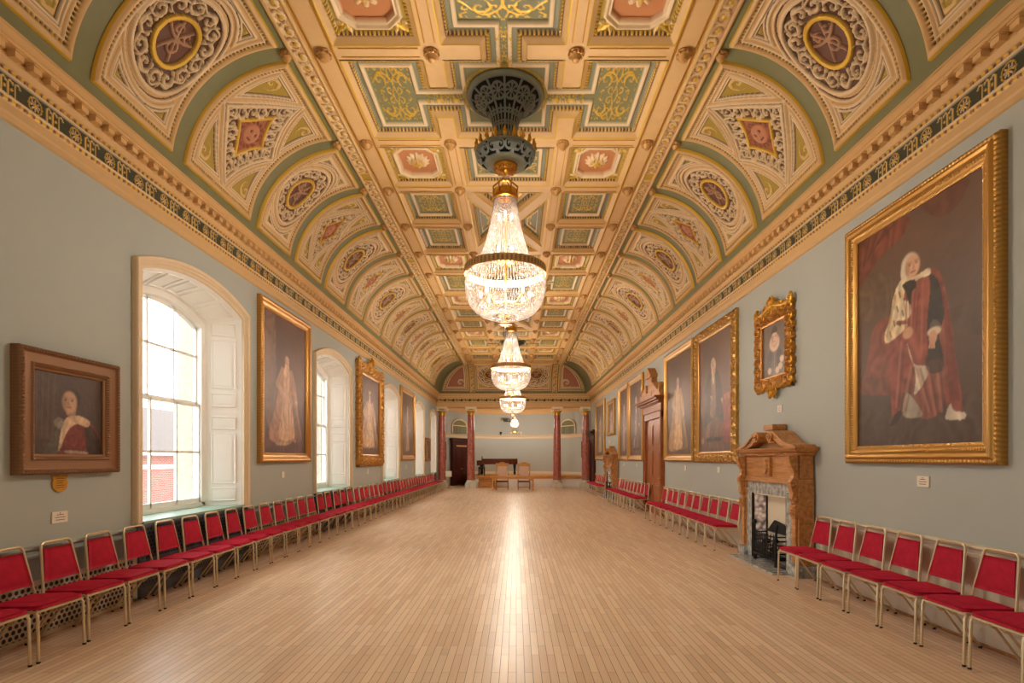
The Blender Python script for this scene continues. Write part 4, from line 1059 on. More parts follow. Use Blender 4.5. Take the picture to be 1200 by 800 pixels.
# ---- the painters -------------------------------------------------------------------------
def paint_robed_man(w, h, res):
    c = Canvas(w, h, res, [(88, 68, 58), (116, 82, 62)]); c.kx = 1.2
    def P(x, y):
        t = (x - 22) / 330.0; yt = 215 - 190 * t; yb = 795 - 20 * t; return (t * (1 + 0.31 * (1 - t)), 1 - (y - yt) / (yb - yt))
    def poly(p, col, a=1.0, tex=0.45): c.poly([P(*q) for q in p], col, a, tex)
    poly([(22, 205), (150, 150), (140, 200), (80, 260), (40, 320), (22, 330)], (128, 62, 42)); poly([(180, 120), (250, 80), (310, 60), (280, 130), (230, 160)], (116, 60, 42), 0.8)
    for k in range(5): c.stroke([P(30 + 22 * k, 215 - 12 * k), P(25 + 12 * k, 300 - 20 * k)], 0.02, (92, 46, 34), 0.7)
    poly([(22, 350), (60, 300), (120, 330), (110, 430), (60, 440), (22, 420)], (110, 84, 60), 0.7)
    poly([(230, 430), (350, 390), (350, 480), (270, 470)], (84, 66, 54), 0.6)
    poly([(22, 700), (352, 640), (352, 780), (22, 800)], (86, 68, 58), 0.8)
    poly([(32, 620), (45, 560), (62, 460), (105, 425), (150, 440), (165, 600), (150, 640), (40, 645)], (140, 70, 54)); poly([(36, 600), (150, 600), (150, 640), (40, 645)], (122, 66, 48), 0.8)
    poly([(200, 310), (232, 308), (256, 400), (275, 550), (292, 690), (255, 695), (238, 560), (215, 440)], (148, 70, 54))
    poly([(195, 325), (228, 330), (246, 420), (232, 480), (242, 555), (205, 565), (190, 480)], (52, 46, 44))
    poly([(110, 470), (190, 450), (200, 560), (150, 580), (132, 690), (115, 722), (106, 600)], (146, 66, 54))
    poly([(190, 565), (240, 550), (248, 640), (222, 705), (178, 702), (160, 610)], (142, 78, 62)); poly([(148, 330), (205, 318), (202, 440), (195, 560), (165, 560), (140, 480), (128, 420)], (152, 72, 56))
    poly([(150, 500), (166, 560), (206, 570), (192, 615), (168, 645), (172, 590)], (214, 198, 170)); poly([(122, 352), (146, 318), (138, 400), (122, 450), (152, 450), (126, 482), (96, 502), (94, 470), (108, 430), (112, 390)], (226, 200, 152))
    poly([(118, 392), (156, 388), (156, 432), (116, 436)], (232, 212, 172)); poly([(140, 704), (150, 640), (186, 690), (182, 708)], (164, 150, 132)); poly([(248, 704), (260, 670), (270, 690), (298, 694), (296, 712), (256, 714)], (214, 202, 178))
    for q in ((175, 575, 205, 690), (200, 570, 222, 700), (225, 565, 238, 690), (135, 500, 122, 680), (160, 570, 140, 690)): c.stroke([P(q[0], q[1]), P(q[2], q[3])], 0.02, (184, 110, 88), 0.55); c.stroke([P(q[0] + 9, q[1]), P(q[2] + 7, q[3])], 0.016, (92, 44, 38), 0.5)
    poly([(198, 540), (240, 545), (238, 580), (205, 585)], (60, 48, 46), 0.8)
    for q in ((168, 345, 160, 470), (190, 335, 186, 540)): c.stroke([P(q[0], q[1]), P(q[2], q[3])], 0.02, (190, 100, 78), 0.5)
    poly([(105, 735), (120, 700), (136, 690), (128, 720)], (58, 42, 36))
    for k in range(4): c.stroke([P(150 + 10 * k, 345 + 8 * k), P(146 + 9 * k, 470)], 0.012, (120, 44, 34), 0.7)
    for k in range(4): c.stroke([P(238 + 6 * k, 340 + 25 * k), P(262 + 7 * k, 660)], 0.012, (112, 42, 34), 0.6)
    poly([(120, 356), (144, 314), (166, 320), (205, 298), (208, 316), (180, 326), (156, 345)], (226, 208, 172)); poly([(138, 340), (168, 326), (174, 346), (162, 362), (157, 398), (147, 362)], (38, 30, 27))
    x, y = P(162, 288); c.face(x, y, 0.15, (222, 168, 130), (222, 208, 178), 0.5, True)
    x, y = P(152, 474); c.oval(x, y, 0.085, 0.07, (210, 154, 118)); x, y = P(219, 462); c.poly([P(208, 470), P(216, 440), P(234, 450), P(236, 474)], (104, 92, 84)); c.oval(x, y - 0.015, 0.10, 0.05, (222, 200, 166)); x, y = P(216, 488); c.oval(x, y, 0.06, 0.075, (214, 158, 122))
    for q in ((130, 360), (124, 400), (116, 440), (106, 470), (130, 440), (138, 412)): c.stroke([P(*q), P(q[0] + 3, q[1] + 14)], 0.012, (70, 50, 40), 0.8)
    c.stroke([P(120, 370), P(108, 430), P(98, 480)], 0.02, (186, 146, 96), 0.7); c.stroke([P(142, 390), P(150, 440)], 0.015, (176, 132, 84), 0.7)
    c.soften(1)
    for dx in (-7, -1, 5): c.stroke([P(216 + dx * 0.6, 492), P(214 + dx, 516)], 0.014, (210, 152, 116))
    return c
def paint_bust(w, h, res):
    c = Canvas(w, h, res, [(78, 62, 56), (90, 68, 60)]); c.kx = 1.12
    c.poly([(0.02, 0.0), (0.02, 0.95), (0.30, 0.98), (0.34, 0.5), (0.25, 0.2)], (88, 70, 60), 0.7)
    for k in range(4): c.stroke([(0.06 + 0.08 * k, 0.98), (0.05 + 0.07 * k, 0.2)], 0.008, (112, 92, 76), 0.7)
    c.poly([(0.36, 0.0), (0.42, 0.3), (0.52, 0.42), (0.8, 0.42), (0.95, 0.25), (0.98, 0.0)], (128, 46, 42)); c.poly([(0.74, 0.4), (0.93, 0.26), (0.99, 0.0), (0.78, 0.0)], (62, 44, 42))
    c.poly([(0.14, 0.0), (0.3, 0.28), (0.42, 0.45), (0.36, 0.2), (0.32, 0.0)], (96, 88, 74)); c.poly([(0.42, 0.42), (0.60, 0.50), (0.80, 0.44), (0.76, 0.36), (0.6, 0.39), (0.46, 0.28), (0.38, 0.1), (0.34, 0.06)], (214, 178, 140))
    c.poly([(0.28, 0.4), (0.36, 0.46), (0.42, 0.38), (0.34, 0.32)], (148, 140, 130), 0.7); c.poly([(0.46, 0.06), (0.75, 0.04), (0.75, 0.01), (0.46, 0.02)], (190, 170, 150), 0.8)
    c.poly([(0.46, 0.5), (0.58, 0.5), (0.58, 0.62), (0.47, 0.6)], (186, 140, 110)); c.face(0.51, 0.665, 0.135, (210, 162, 128), (52, 40, 36), -0.5); c.soften(1); return c
def standing(bg, gown, light, skin=(214, 166, 130), hair=(120, 92, 72), uc=0.5, vt=0.74, vb=0.08, wd_=0.42, wig=False, coat=None, extra=None):
    """full-length standing figure; gown colour, highlight colour"""
    def f(w, h, res):
        c = Canvas(w, h, res, bg); H = vt - vb; dk = tuple(int(k * 0.62) for k in gown); wd = min(wd_ * 1.3, 0.8); mid = tuple(int(0.5 * (p + q)) for p, q in zip(gown, light))
        X = lambda u: uc + u * wd
        c.oval(0.3, 0.8, 0.5 * w, 0.3 * h, tuple(int(k * 0.8) for k in bg[0]), 0.5, 0.9); c.oval(0.72, 0.55, 0.35 * w, 0.3 * h, tuple(min(255, int(k * 1.15)) for k in bg[1]), 0.5, 0.9)
        c.poly([(0, 0), (1, 0), (1, vb + 0.10), (0.6, vb + 0.07), (0, vb + 0.12)], tuple(min(255, int(k * 1.15)) for k in bg[0]), 0.7)
        if extra: extra(c)
        c.oval(X(0.1), vb + 0.01, 0.6 * wd * w, 0.07, tuple(int(k * 0.6) for k in bg[0]), 0.6, 0.7)
        if coat is None:                     # long gown with a sash and an open mantle
            c.poly([(X(-.16), vt - .12 * H), (X(.16), vt - .12 * H), (X(.34), vt - .34 * H), (X(.50), vt - .70 * H), (X(.62), vb + .01), (X(.2), vb - .01), (X(-.66), vb), (X(-.44), vt - .6 * H), (X(-.30), vt - .3 * H)], gown)
            c.poly([(X(-.12), vt - .13 * H), (X(.10), vt - .13 * H), (X(.09), vt - .36 * H), (X(.26), vt - .7 * H), (X(.30), vb + .02), (X(-.30), vb + .01), (X(-.22), vt - .7 * H), (X(-.12), vt - .36 * H)], light, 0.85)
            c.poly([(X(.18), vt - .40 * H), (X(.42), vt - .70 * H), (X(.60), vb), (X(.36), vb)], dk, 0.7)
            c.poly([(X(-.14), vt - .34 * H), (X(.12), vt - .36 * H), (X(.26), vt - .60 * H), (X(.16), vt - .64 * H), (X(.02), vt - .42 * H)], mid, 0.8)
            for k in range(7): c.stroke([(X(-.12 + .04 * k), vt - .4 * H), (X(-.28 + .12 * k), vt - .7 * H), (X(-.5 + .17 * k), vb + .02)], 0.013, dk if k % 2 else mid, 0.55)
        else:                                # coat, waistcoat, breeches and stockings
            for q, (u0, u1) in enumerate(((-.12, -.24), (.10, .16))):
                c.poly([(X(u0 - .10), vb + .34 * H), (X(u0 + .10), vb + .34 * H), (X(u1 + .09), vb + .18 * H), (X(u1 + .06), vb + .03), (X(u1 + .16), vb), (X(u1 - .10), vb), (X(u1 - .07), vb + .18 * H)], mid if q else light, 0.8)
                c.poly([(X(u1 - .10), vb - .005), (X(u1 + .2), vb - .005), (X(u1 + .08), vb + .025), (X(u1 - .08), vb + .025)], (48, 38, 36), 0.9)
            c.poly([(X(-.20), vt - .12 * H), (X(.20), vt - .12 * H), (X(.30), vt - .40 * H), (X(.46), vb + .22 * H), (X(.1), vb + .3 * H), (X(-.44), vb + .20 * H), (X(-.28), vt - .4 * H)], gown)
            c.poly([(X(-.08), vt - .13 * H), (X(.06), vt - .13 * H), (X(.11), vt - .45 * H), (X(.08), vb + .32 * H), (X(-.16), vb + .32 * H), (X(-.12), vt - .4 * H)], light, 0.6)
            c.poly([(X(-.06), vt - .10 * H), (X(.06), vt - .10 * H), (X(.03), vt - .26 * H), (X(-.03), vt - .26 * H)], (226, 206, 180), 0.85)
            for k in range(4): c.stroke([(X(.14 + .05 * k), vt - .2 * H), (X(.2 + .08 * k), vb + .26 * H)], 0.012, dk, 0.7)
        sl = mid if coat is None else gown
        for pts in ([(X(-.18), vt - .15 * H), (X(-.36), vt - .33 * H), (X(-.10), vt - .43 * H)], [(X(.18), vt - .15 * H), (X(.32), vt - .34 * H), (X(.38), vt - .50 * H)]):
            c.stroke(pts, 0.062 * wd * w, sl, 0.95); c.stroke(pts[:2], 0.03 * wd * w, dk, 0.4)
            hx, hy = pts[-1]; c.oval(hx, hy, 0.06, 0.03, (222, 200, 172), 0.9); c.oval(hx + 0.012, hy - 0.014, 0.045, 0.036, skin); c.stroke([(hx + 0.012, hy - 0.014), (hx + 0.02, hy - 0.034)], 0.016, skin)
        c.poly([(X(-.055), vt - .03 * H), (X(.055), vt - .03 * H), (X(.09), vt - .135 * H), (X(-.09), vt - .135 * H)], skin); c.face(X(0.0), vt - 0.005, 0.075 * h * H, skin, hair, 0.2, wig); c.soften(1); return c
    return f
def ex_chair(c): c.poly([(0.72, 0.12), (0.72, 0.42), (0.97, 0.44), (0.98, 0.1)], (164, 84, 72)); c.poly([(0.7, 0.42), (0.74, 0.46), (0.98, 0.47), (0.98, 0.43)], (190, 110, 90)); c.poly([(0.1, 0.55), (0.12, 1.0), (0.0, 1.0), (0.0, 0.5)], (140, 84, 66), 0.7); c.oval(0.12, 0.1, 0.1, 0.08, (190, 160, 140), 0.7)
def ex_column(c): c.poly([(0.06, 0.25), (0.06, 0.98), (0.24, 0.98), (0.26, 0.25)], (132, 96, 78), 0.8); c.poly([(0.55, 0.30), (0.7, 0.22), (0.62, 0.08), (0.28, 0.06), (0.3, 0.12)], (206, 168, 124), 0.75)
def ex_throne(c): c.poly([(0.25, 0.3), (0.25, 0.86), (0.5, 0.96), (0.78, 0.86), (0.78, 0.3)], (124, 88, 72), 0.8); c.poly([(0.05, 0.2), (0.2, 0.22), (0.8, 0.2), (0.95, 0.18), (0.95, 0.05), (0.05, 0.05)], (120, 84, 72), 0.8)
def ex_crown(c): c.poly([(0.46, 0.79), (0.45, 0.84), (0.5, 0.82), (0.55, 0.84), (0.54, 0.79)], (226, 190, 110))
def ex_both(c): ex_throne(c); ex_crown(c)
def paint_ruff(w, h, res):
    c = Canvas(w, h, res, [(104, 82, 66), (118, 96, 78)])
    c.poly([(0.10, 0.0), (0.2, 0.35), (0.34, 0.55), (0.66, 0.55), (0.82, 0.35), (0.92, 0.0)], (84, 66, 54)); c.poly([(0.44, 0.55), (0.56, 0.55), (0.60, 0.0), (0.40, 0.0)], (112, 90, 70), 0.8)
    c.stroke([(0.5, 0.52), (0.5, 0.05)], 0.012, (150, 124, 92), 0.8); c.oval(0.5, 0.62, 0.19, 0.15, (222, 186, 158)); c.oval(0.5, 0.66, 0.12, 0.12, (190, 150, 120), 0.6)
    c.face(0.5, 0.72, 0.125, (226, 180, 150), (92, 70, 52), 0.0); c.poly([(0.4, 0.82), (0.42, 0.92), (0.58, 0.92), (0.6, 0.82)], (70, 54, 44))
    for u, v in ((0.3, 0.12), (0.74, 0.16), (0.62, 0.1), (0.8, 0.28)): c.oval(u, v, 0.075, 0.06, (222, 186, 152))
    return c
# ---- profiles ---------------------------------------------------------------------------------
P_BIG = [(0, 0), (0, 0.06), (0.02, 0.09), (0.05, 0.085), (0.075, 0.11), (0.11, 0.10), (0.13, 0.075), (0.17, 0.06), (0.185, 0.05), (0.21, 0.048), (0.21, 0.03)]
P_MID = [(0, 0), (0, 0.07), (0.03, 0.10), (0.07, 0.09), (0.10, 0.07), (0.15, 0.055), (0.17, 0.06), (0.19, 0.05), (0.19, 0.03)]
P_CARV = [(0, 0), (0, 0.06), (0.03, 0.085), (0.10, 0.10), (0.16, 0.085), (0.20, 0.05), (0.23, 0.05), (0.23, 0.03)]
P_OAK = [(0, 0), (0, 0.08), (0.015, 0.105), (0.04, 0.10), (0.05, 0.075), (0.135, 0.07), (0.145, 0.085), (0.17, 0.075), (0.18, 0.055), (0.20, 0.05), (0.20, 0.03)]
BG = [(104, 74, 62), (128, 88, 70)]
# ---- right wall ---------------------------------------------------------------------------------
picture(1, 4.74, 6.97, 1.64, 4.56, 0.21, paint_robed_man, P_BIG, carve_rows([(0.0, 0.045, 0.045, 0.006), (0.12, 0.15, 0.03, 0.006), (0.185, 0.21, 0.022, 0.005)]), 'largest gilt framed portrait of a standing person in red robes, above near right chairs', res=0.0115, cres=0.0095)
picture(1, 10.48, 12.86, 1.62, 4.58, 0.23, standing([(112, 82, 72), (126, 92, 74)], (84, 66, 60), (176, 140, 116), (220, 176, 144), (214, 196, 170), 0.46, 0.76, 0.1, 0.5, True, 'hose', ex_chair), P_CARV, carve_scroll(0.02, 0.17, 0.16, 0.018, 0.012), 'carved gilt frame portrait of standing person in dark coat beside a red draped table', cres=0.018)
picture(1, 13.0, 15.5, 1.62, 4.58, 0.19, standing([(96, 68, 56), (120, 86, 66)], (176, 128, 76), (222, 178, 116), (222, 176, 140), (160, 130, 100), 0.46, 0.74, 0.06, 0.46), P_MID, carve_rows([(0.0, 0.05, 0.06, 0.008), (0.15, 0.19, 0.04, 0.006)]), 'gilt framed portrait of standing person in golden gown, hung beside the panelled door', cres=0.02)
picture(1, 18.2, 20.45, 1.62, 4.58, 0.19, standing(BG, (112, 84, 72), (190, 150, 126), (220, 176, 146), (210, 190, 168), 0.5, 0.76, 0.08, 0.5, True, 'hose'), P_MID, carve_rows([(0.0, 0.05, 0.06, 0.008)]), 'gilt framed full-length portrait just beyond the panelled door, nearer of a touching pair', res=0.03, cres=0.025)
picture(1, 20.55, 22.45, 1.62, 4.58, 0.19, standing(BG, (120, 92, 88), (196, 160, 140), (222, 180, 150), (130, 100, 82), 0.5, 0.74, 0.08, 0.4), P_MID, carve_rows([(0.0, 0.05, 0.06, 0.008)]), 'gilt framed full-length portrait, farther of the touching pair before the second fireplace', res=0.03, cres=0.025)
picture(1, 23.45, 25.25, 2.72, 4.3, 0.16, standing(BG, (120, 70, 58), (200, 160, 140), uc=0.5, vt=0.74, vb=0.0, wd_=0.7), [(p[0] * 0.84, p[1]) for p in P_MID], carve_rows([(0.0, 0.05, 0.06, 0.008)]), 'small gilt framed portrait hung high above the second fireplace', res=0.03, cres=0.025)
picture(1, 26.1, 29.05, 1.62, 4.58, 0.23, standing([(110, 84, 60), (132, 100, 70)], (150, 116, 84), (216, 180, 134), uc=0.5, vt=0.76), P_MID[:-1] + [(0.23, 0.05), (0.23, 0.03)], carve_rows([(0.0, 0.05, 0.06, 0.008)]), 'farthest gilt framed full-length portrait, next to the last doorway on the picture wall', res=0.03, cres=0.025)
# rococo portrait over the fireplace
o = picture(1, 8.36, 9.58, 2.86, 4.12, 0.20, paint_ruff, [(0, 0), (0, 0.05), (0.03, 0.07), (0.09, 0.10), (0.15, 0.07), (0.175, 0.05), (0.20, 0.05), (0.20, 0.03)], carve_scroll(0.015, 0.165, 0.17, 0.03, 0.035), 'small portrait of person in white ruff, scrolled gilt frame above near fireplace', base=lin(200, 138, 58), res=0.0125, cres=0.012)
b = MB(); W, H = 1.22, 1.26
for k in range(9):
    for s in (-1, 1):
        t = (k + 0.5) / 9
        curl(b, s * W / 2 * 0.98, t * H, 0.07, 0.062, s * (1 if k % 2 else -1), random.uniform(0, 6), 1.3, 0.019)
        if k < 7: curl(b, s * (0.06 + 0.085 * k), H - 0.02, 0.075, 0.066, (1 if k % 2 else -1), random.uniform(0, 6), 1.3, 0.02); curl(b, s * (0.06 + 0.085 * k), 0.03, 0.07, 0.058, (1 if k % 2 else -1), random.uniform(0, 6), 1.3, 0.018)
b.build('carved_scrolls', M['gold'], o, SM)
b = MB()
for s in (-1, 1):
    curl(b, s * 0.10, H + 0.08, 0.08, 0.10, s, pi / 2, 1.5, 0.032); curl(b, s * 0.26, H + 0.05, 0.07, 0.08, -s, 0.4, 1.4, 0.028); curl(b, s * 0.56, H + 0.04, 0.07, 0.09, -s, 1.2, 1.4, 0.03)
    b.tube([(s * 0.05, H + 0.02, 0.08), (s * 0.10, H + 0.16, 0.1), (s * 0.03, H + 0.24, 0.09)], [0.035, 0.03, 0.012], 8)
b.sphere((0, H + 0.14, 0.09), 0.055, 10, 8, (1, 1.3, 0.8)); b.tube([(-0.62, H - 0.01, 0.06), (-0.3, H + 0.03, 0.07), (0, H + 0.09, 0.08), (0.3, H + 0.03, 0.07), (0.62, H - 0.01, 0.06)], 0.035, 8); b.build('crest', M['gold'], o, SM)
b = MB()
for s in (-1, 1): curl(b, s * 0.09, -0.06, 0.07, 0.09, -s, -pi / 2, 1.5, 0.03)
b.sphere((0, -0.09, 0.08), 0.05, 10, 8, (1, 1.3, 0.8)); b.build('pendant_carving', M['gold'], o, SM)
# ---- left wall ------------------------------------------------------------------------------------
picture(-1, 4.95, 6.2, 1.545, 2.745, 0.20, paint_bust, P_OAK, carve_rows([(0.0, 0.045, 0.03, 0.008), (0.14, 0.175, 0.026, 0.006)]), 'small bronze framed portrait of dark haired person in red robe, left of nearest window', base=lin(150, 104, 66), metal=0.4, res=0.0115, cres=0.0085)
picture(-1, 9.66, 11.99, 1.62, 4.62, 0.19, standing([(96, 62, 58), (122, 80, 66)], (176, 124, 92), (226, 176, 128), (218, 168, 132), (108, 76, 62), 0.52, 0.70, 0.1, 0.46, extra=ex_column), P_MID, carve_rows([(0.0, 0.05, 0.05, 0.008), (0.15, 0.19, 0.035, 0.006)]), 'tall gilt framed portrait of person in pale gown between the nearest and second windows', base=lin(206, 146, 60), cres=0.018)
o = picture(-1, 15.6, 18.4, 1.5, 4.52, 0.33, standing([(104, 74, 70), (124, 88, 80)], (190, 138, 92), (232, 188, 136), (224, 178, 146), (150, 110, 84), 0.5, 0.74, 0.1, 0.6, extra=ex_both), [(0, 0), (0, 0.09), (0.03, 0.12), (0.12, 0.15), (0.22, 0.12), (0.28, 0.07), (0.33, 0.06), (0.33, 0.03)], carve_scroll(0.02, 0.24, 0.20, 0.03, 0.03), 'portrait of person wearing crown, heavily carved gilt frame between second and third windows', base=lin(204, 146, 62), cres=0.02)
b = MB()
for s in (-1, 1): curl(b, s * 0.14, 3.07, 0.1, 0.13, s, pi / 2, 1.5, 0.04); curl(b, s * 0.36, 3.04, 0.1, 0.10, -s, 0.5, 1.4, 0.035); curl(b, s * 1.34, 3.02, 0.1, 0.11, -s, 0.5, 1.4, 0.035)
b.tube([(0, 3.05, 0.1), (0.02, 3.22, 0.12), (0, 3.34, 0.1)], [0.07, 0.06, 0.015], 8); b.tube([(-1.4, 3.0, 0.09), (-0.4, 3.0, 0.09), (0, 3.06, 0.09), (0.4, 3.0, 0.09), (1.4, 3.0, 0.09)], 0.05, 8); b.build('crest', M['gold'], o, SM)
picture(-1, 21.5, 24.35, 1.62, 4.6, 0.21, standing([(104, 78, 62), (128, 96, 74)], (134, 96, 76), (208, 166, 128), uc=0.5, vt=0.76, wd_=0.34), P_BIG, carve_rows([(0.0, 0.05, 0.06, 0.008), (0.12, 0.16, 0.05, 0.006)]), 'gilt framed full-length portrait between the third and fourth windows', base=lin(206, 152, 66), res=0.03, cres=0.025)
picture(-1, 27.35, 28.65, 1.55, 2.75, 0.17, standing(BG, (110, 74, 62), (196, 156, 130), vt=0.7, vb=-0.2, wd_=0.6), [(p[0] * .85, p[1]) for p in P_OAK], carve_rows([(0.0, 0.045, 0.04, 0.006)]), 'smallest framed portrait on the window wall, beside the farthest window', base=lin(176, 124, 70), res=0.03, cres=0.025)
# paintings in the apse
for t, z0, z1, lb in ((pi * 0.075, 1.6, 2.75, 'dark framed painting inside the apse beside the dark double door'), (pi * 0.925, 1.75, 2.75, 'dark framed painting inside the apse behind the column on the picture wall side')):
    loc, rz = apse_frame(t, 0.012)
    o = thing('framed_portrait', lb, 'painting', (loc[0], loc[1], z0), (pi / 2, 0, rz)); h = z1 - z0; w = h * 0.85
    build_frame(frame_mesh(w, h, [(p[0] * 0.5, p[1] * 0.7) for p in P_OAK], None, lin(84, 56, 36), 0.2, 0.03), o)
    c = standing([(44, 36, 34), (60, 46, 42)], (58, 44, 42), (150, 130, 116), vt=0.66, vb=-0.3, wd_=0.6)(w - 0.2, h - 0.2, 0.03); k = link('canvas', c.mesh(), o); k.location = (0, 0.1, 0.03)
    b = MB(); b.box(-w / 2 + 0.02, w / 2 - 0.02, 0.02, h - 0.02, 0.004, 0.02); b.build('backing_board', M['oakdark'], o)

# ------------------------------------------------------------------ small things on the walls
def wall_obj(name, label, cat, side, y, z, group=None):
    return thing(name, label, cat, ((XR if side > 0 else XL), y, z), (pi / 2, 0, -pi / 2 if side > 0 else pi / 2), group)
M['card'] = simple('white_card', lin(236, 226, 208), 0.6, var=0.02); M['ink'] = simple('brown_ink', lin(120, 96, 84), 0.7)
def card(side, y, z, w, h, label, lines=True):
    o = wall_obj('caption_sign', label, 'caption', side, y, z, 'caption cards on the walls')
    b = MB(); b.box(-w / 2, w / 2, 0, h, 0.002, 0.014); b.build('plate', M['card'], o, None, 0.003)
    if lines:
        b = MB()
        for k in range(3):
            ww = w * (0.22, 0.32, 0.28)[k]; b.box(-ww, ww, h * (0.68 - 0.22 * k), h * (0.74 - 0.22 * k), 0.0138, 0.0152)
        b.sphere((0, h * 0.84, 0.0145), 0.008, 6, 4, (1, 1, 0.1)); b.build('printed_lines', M['ink'], o)
card(-1, 5.48, 1.055, 0.19, 0.115, 'white caption card below the shield plaque of the small bronze framed portrait')
card(1, 5.72, 1.40, 0.17, 0.115, 'white caption card beneath the largest portrait of the red-robed person')
card(1, 8.83, 2.45, 0.14, 0.11, 'white caption card below the scrolled rococo frame above the fireplace')
card(1, 11.5, 1.40, 0.13, 0.12, 'white caption card below the portrait with the red draped table', False)
card(1, 13.75, 1.40, 0.13, 0.12, 'white caption card below the portrait in the golden gown', False)
card(1, 19.3, 1.40, 0.13, 0.12, 'white caption card below the first portrait past the panelled door', False)
card(1, 21.6, 1.40, 0.13, 0.12, 'white caption card below the farther portrait of the touching pair', False)
card(1, 25.0, 2.42, 0.13, 0.12, 'white caption card below the small high portrait over the second fireplace', False)
card(-1, 10.72, 1.32, 0.13, 0.12, 'white caption card below the pale gowned portrait past the nearest window', False)
card(-1, 16.85, 1.22, 0.15, 0.17, 'white caption card below the crowned portrait with the carved frame', False)
card(-1, 22.7, 1.26, 0.15, 0.17, 'white caption card below the portrait between third and fourth windows', False)
o = wall_obj('shield_sign', 'gold shield shaped plaque hanging under the small bronze framed portrait', 'plaque', -1, 5.48, 1.36)
sh = [(0.0, 0.0), (0.045, 0.012), (0.085, 0.045), (0.095, 0.10), (0.08, 0.13), (0.098, 0.17), (0.06, 0.165), (0.0, 0.175)]; sh = sh + [(-x, y) for x, y in reversed(sh[1:-1])]
b = MB(); b.prism(sh, 0.003, 0.016, 'z'); b.build('shield', M['gold'], o, None, 0.004)
b = MB()
for k in range(5): b.box(-0.055 + 0.008 * (k % 2), 0.055 - 0.012 * (k % 3), 0.135 - 0.022 * k, 0.141 - 0.022 * k, 0.0155, 0.0172)
b.build('engraved_lines', M['oakdark'], o)
o = wall_obj('notice_board', 'white framed notice board on the picture wall between second fireplace and last portrait', 'notice board', 1, 25.45, 1.0)
b = MB(); b.box(-0.33, 0.33, 0, 0.62, 0.002, 0.03); b.build('board', M['card'], o, None, 0.004)
b = MB()
for a in ((-0.33, 0.33, 0, 0.03), (-0.33, 0.33, 0.59, 0.62), (-0.33, -0.30, 0, 0.62), (0.30, 0.33, 0, 0.62)): b.box(*a, 0.028, 0.042)
b.build('board_frame', M['pale'], o)
b = MB()
for k in range(6): b.box(-0.2, 0.2 - 0.04 * (k % 3), 0.5 - 0.08 * k, 0.515 - 0.08 * k, 0.0295, 0.031)
b.build('printed_lines', M['ink'], o)
o = wall_obj('exit_sign', 'small green exit sign on the wall beside the panelled door', 'sign', 1, 15.58, 2.12)
b = MB(); b.box(-0.06, 0.06, 0, 0.16, 0.002, 0.05); b.build('sign_box', M['card'], o, None, 0.004); b = MB(); b.box(-0.05, 0.05, 0.03, 0.13, 0.05, 0.053); b.build('lit_face', M['exit'], o)

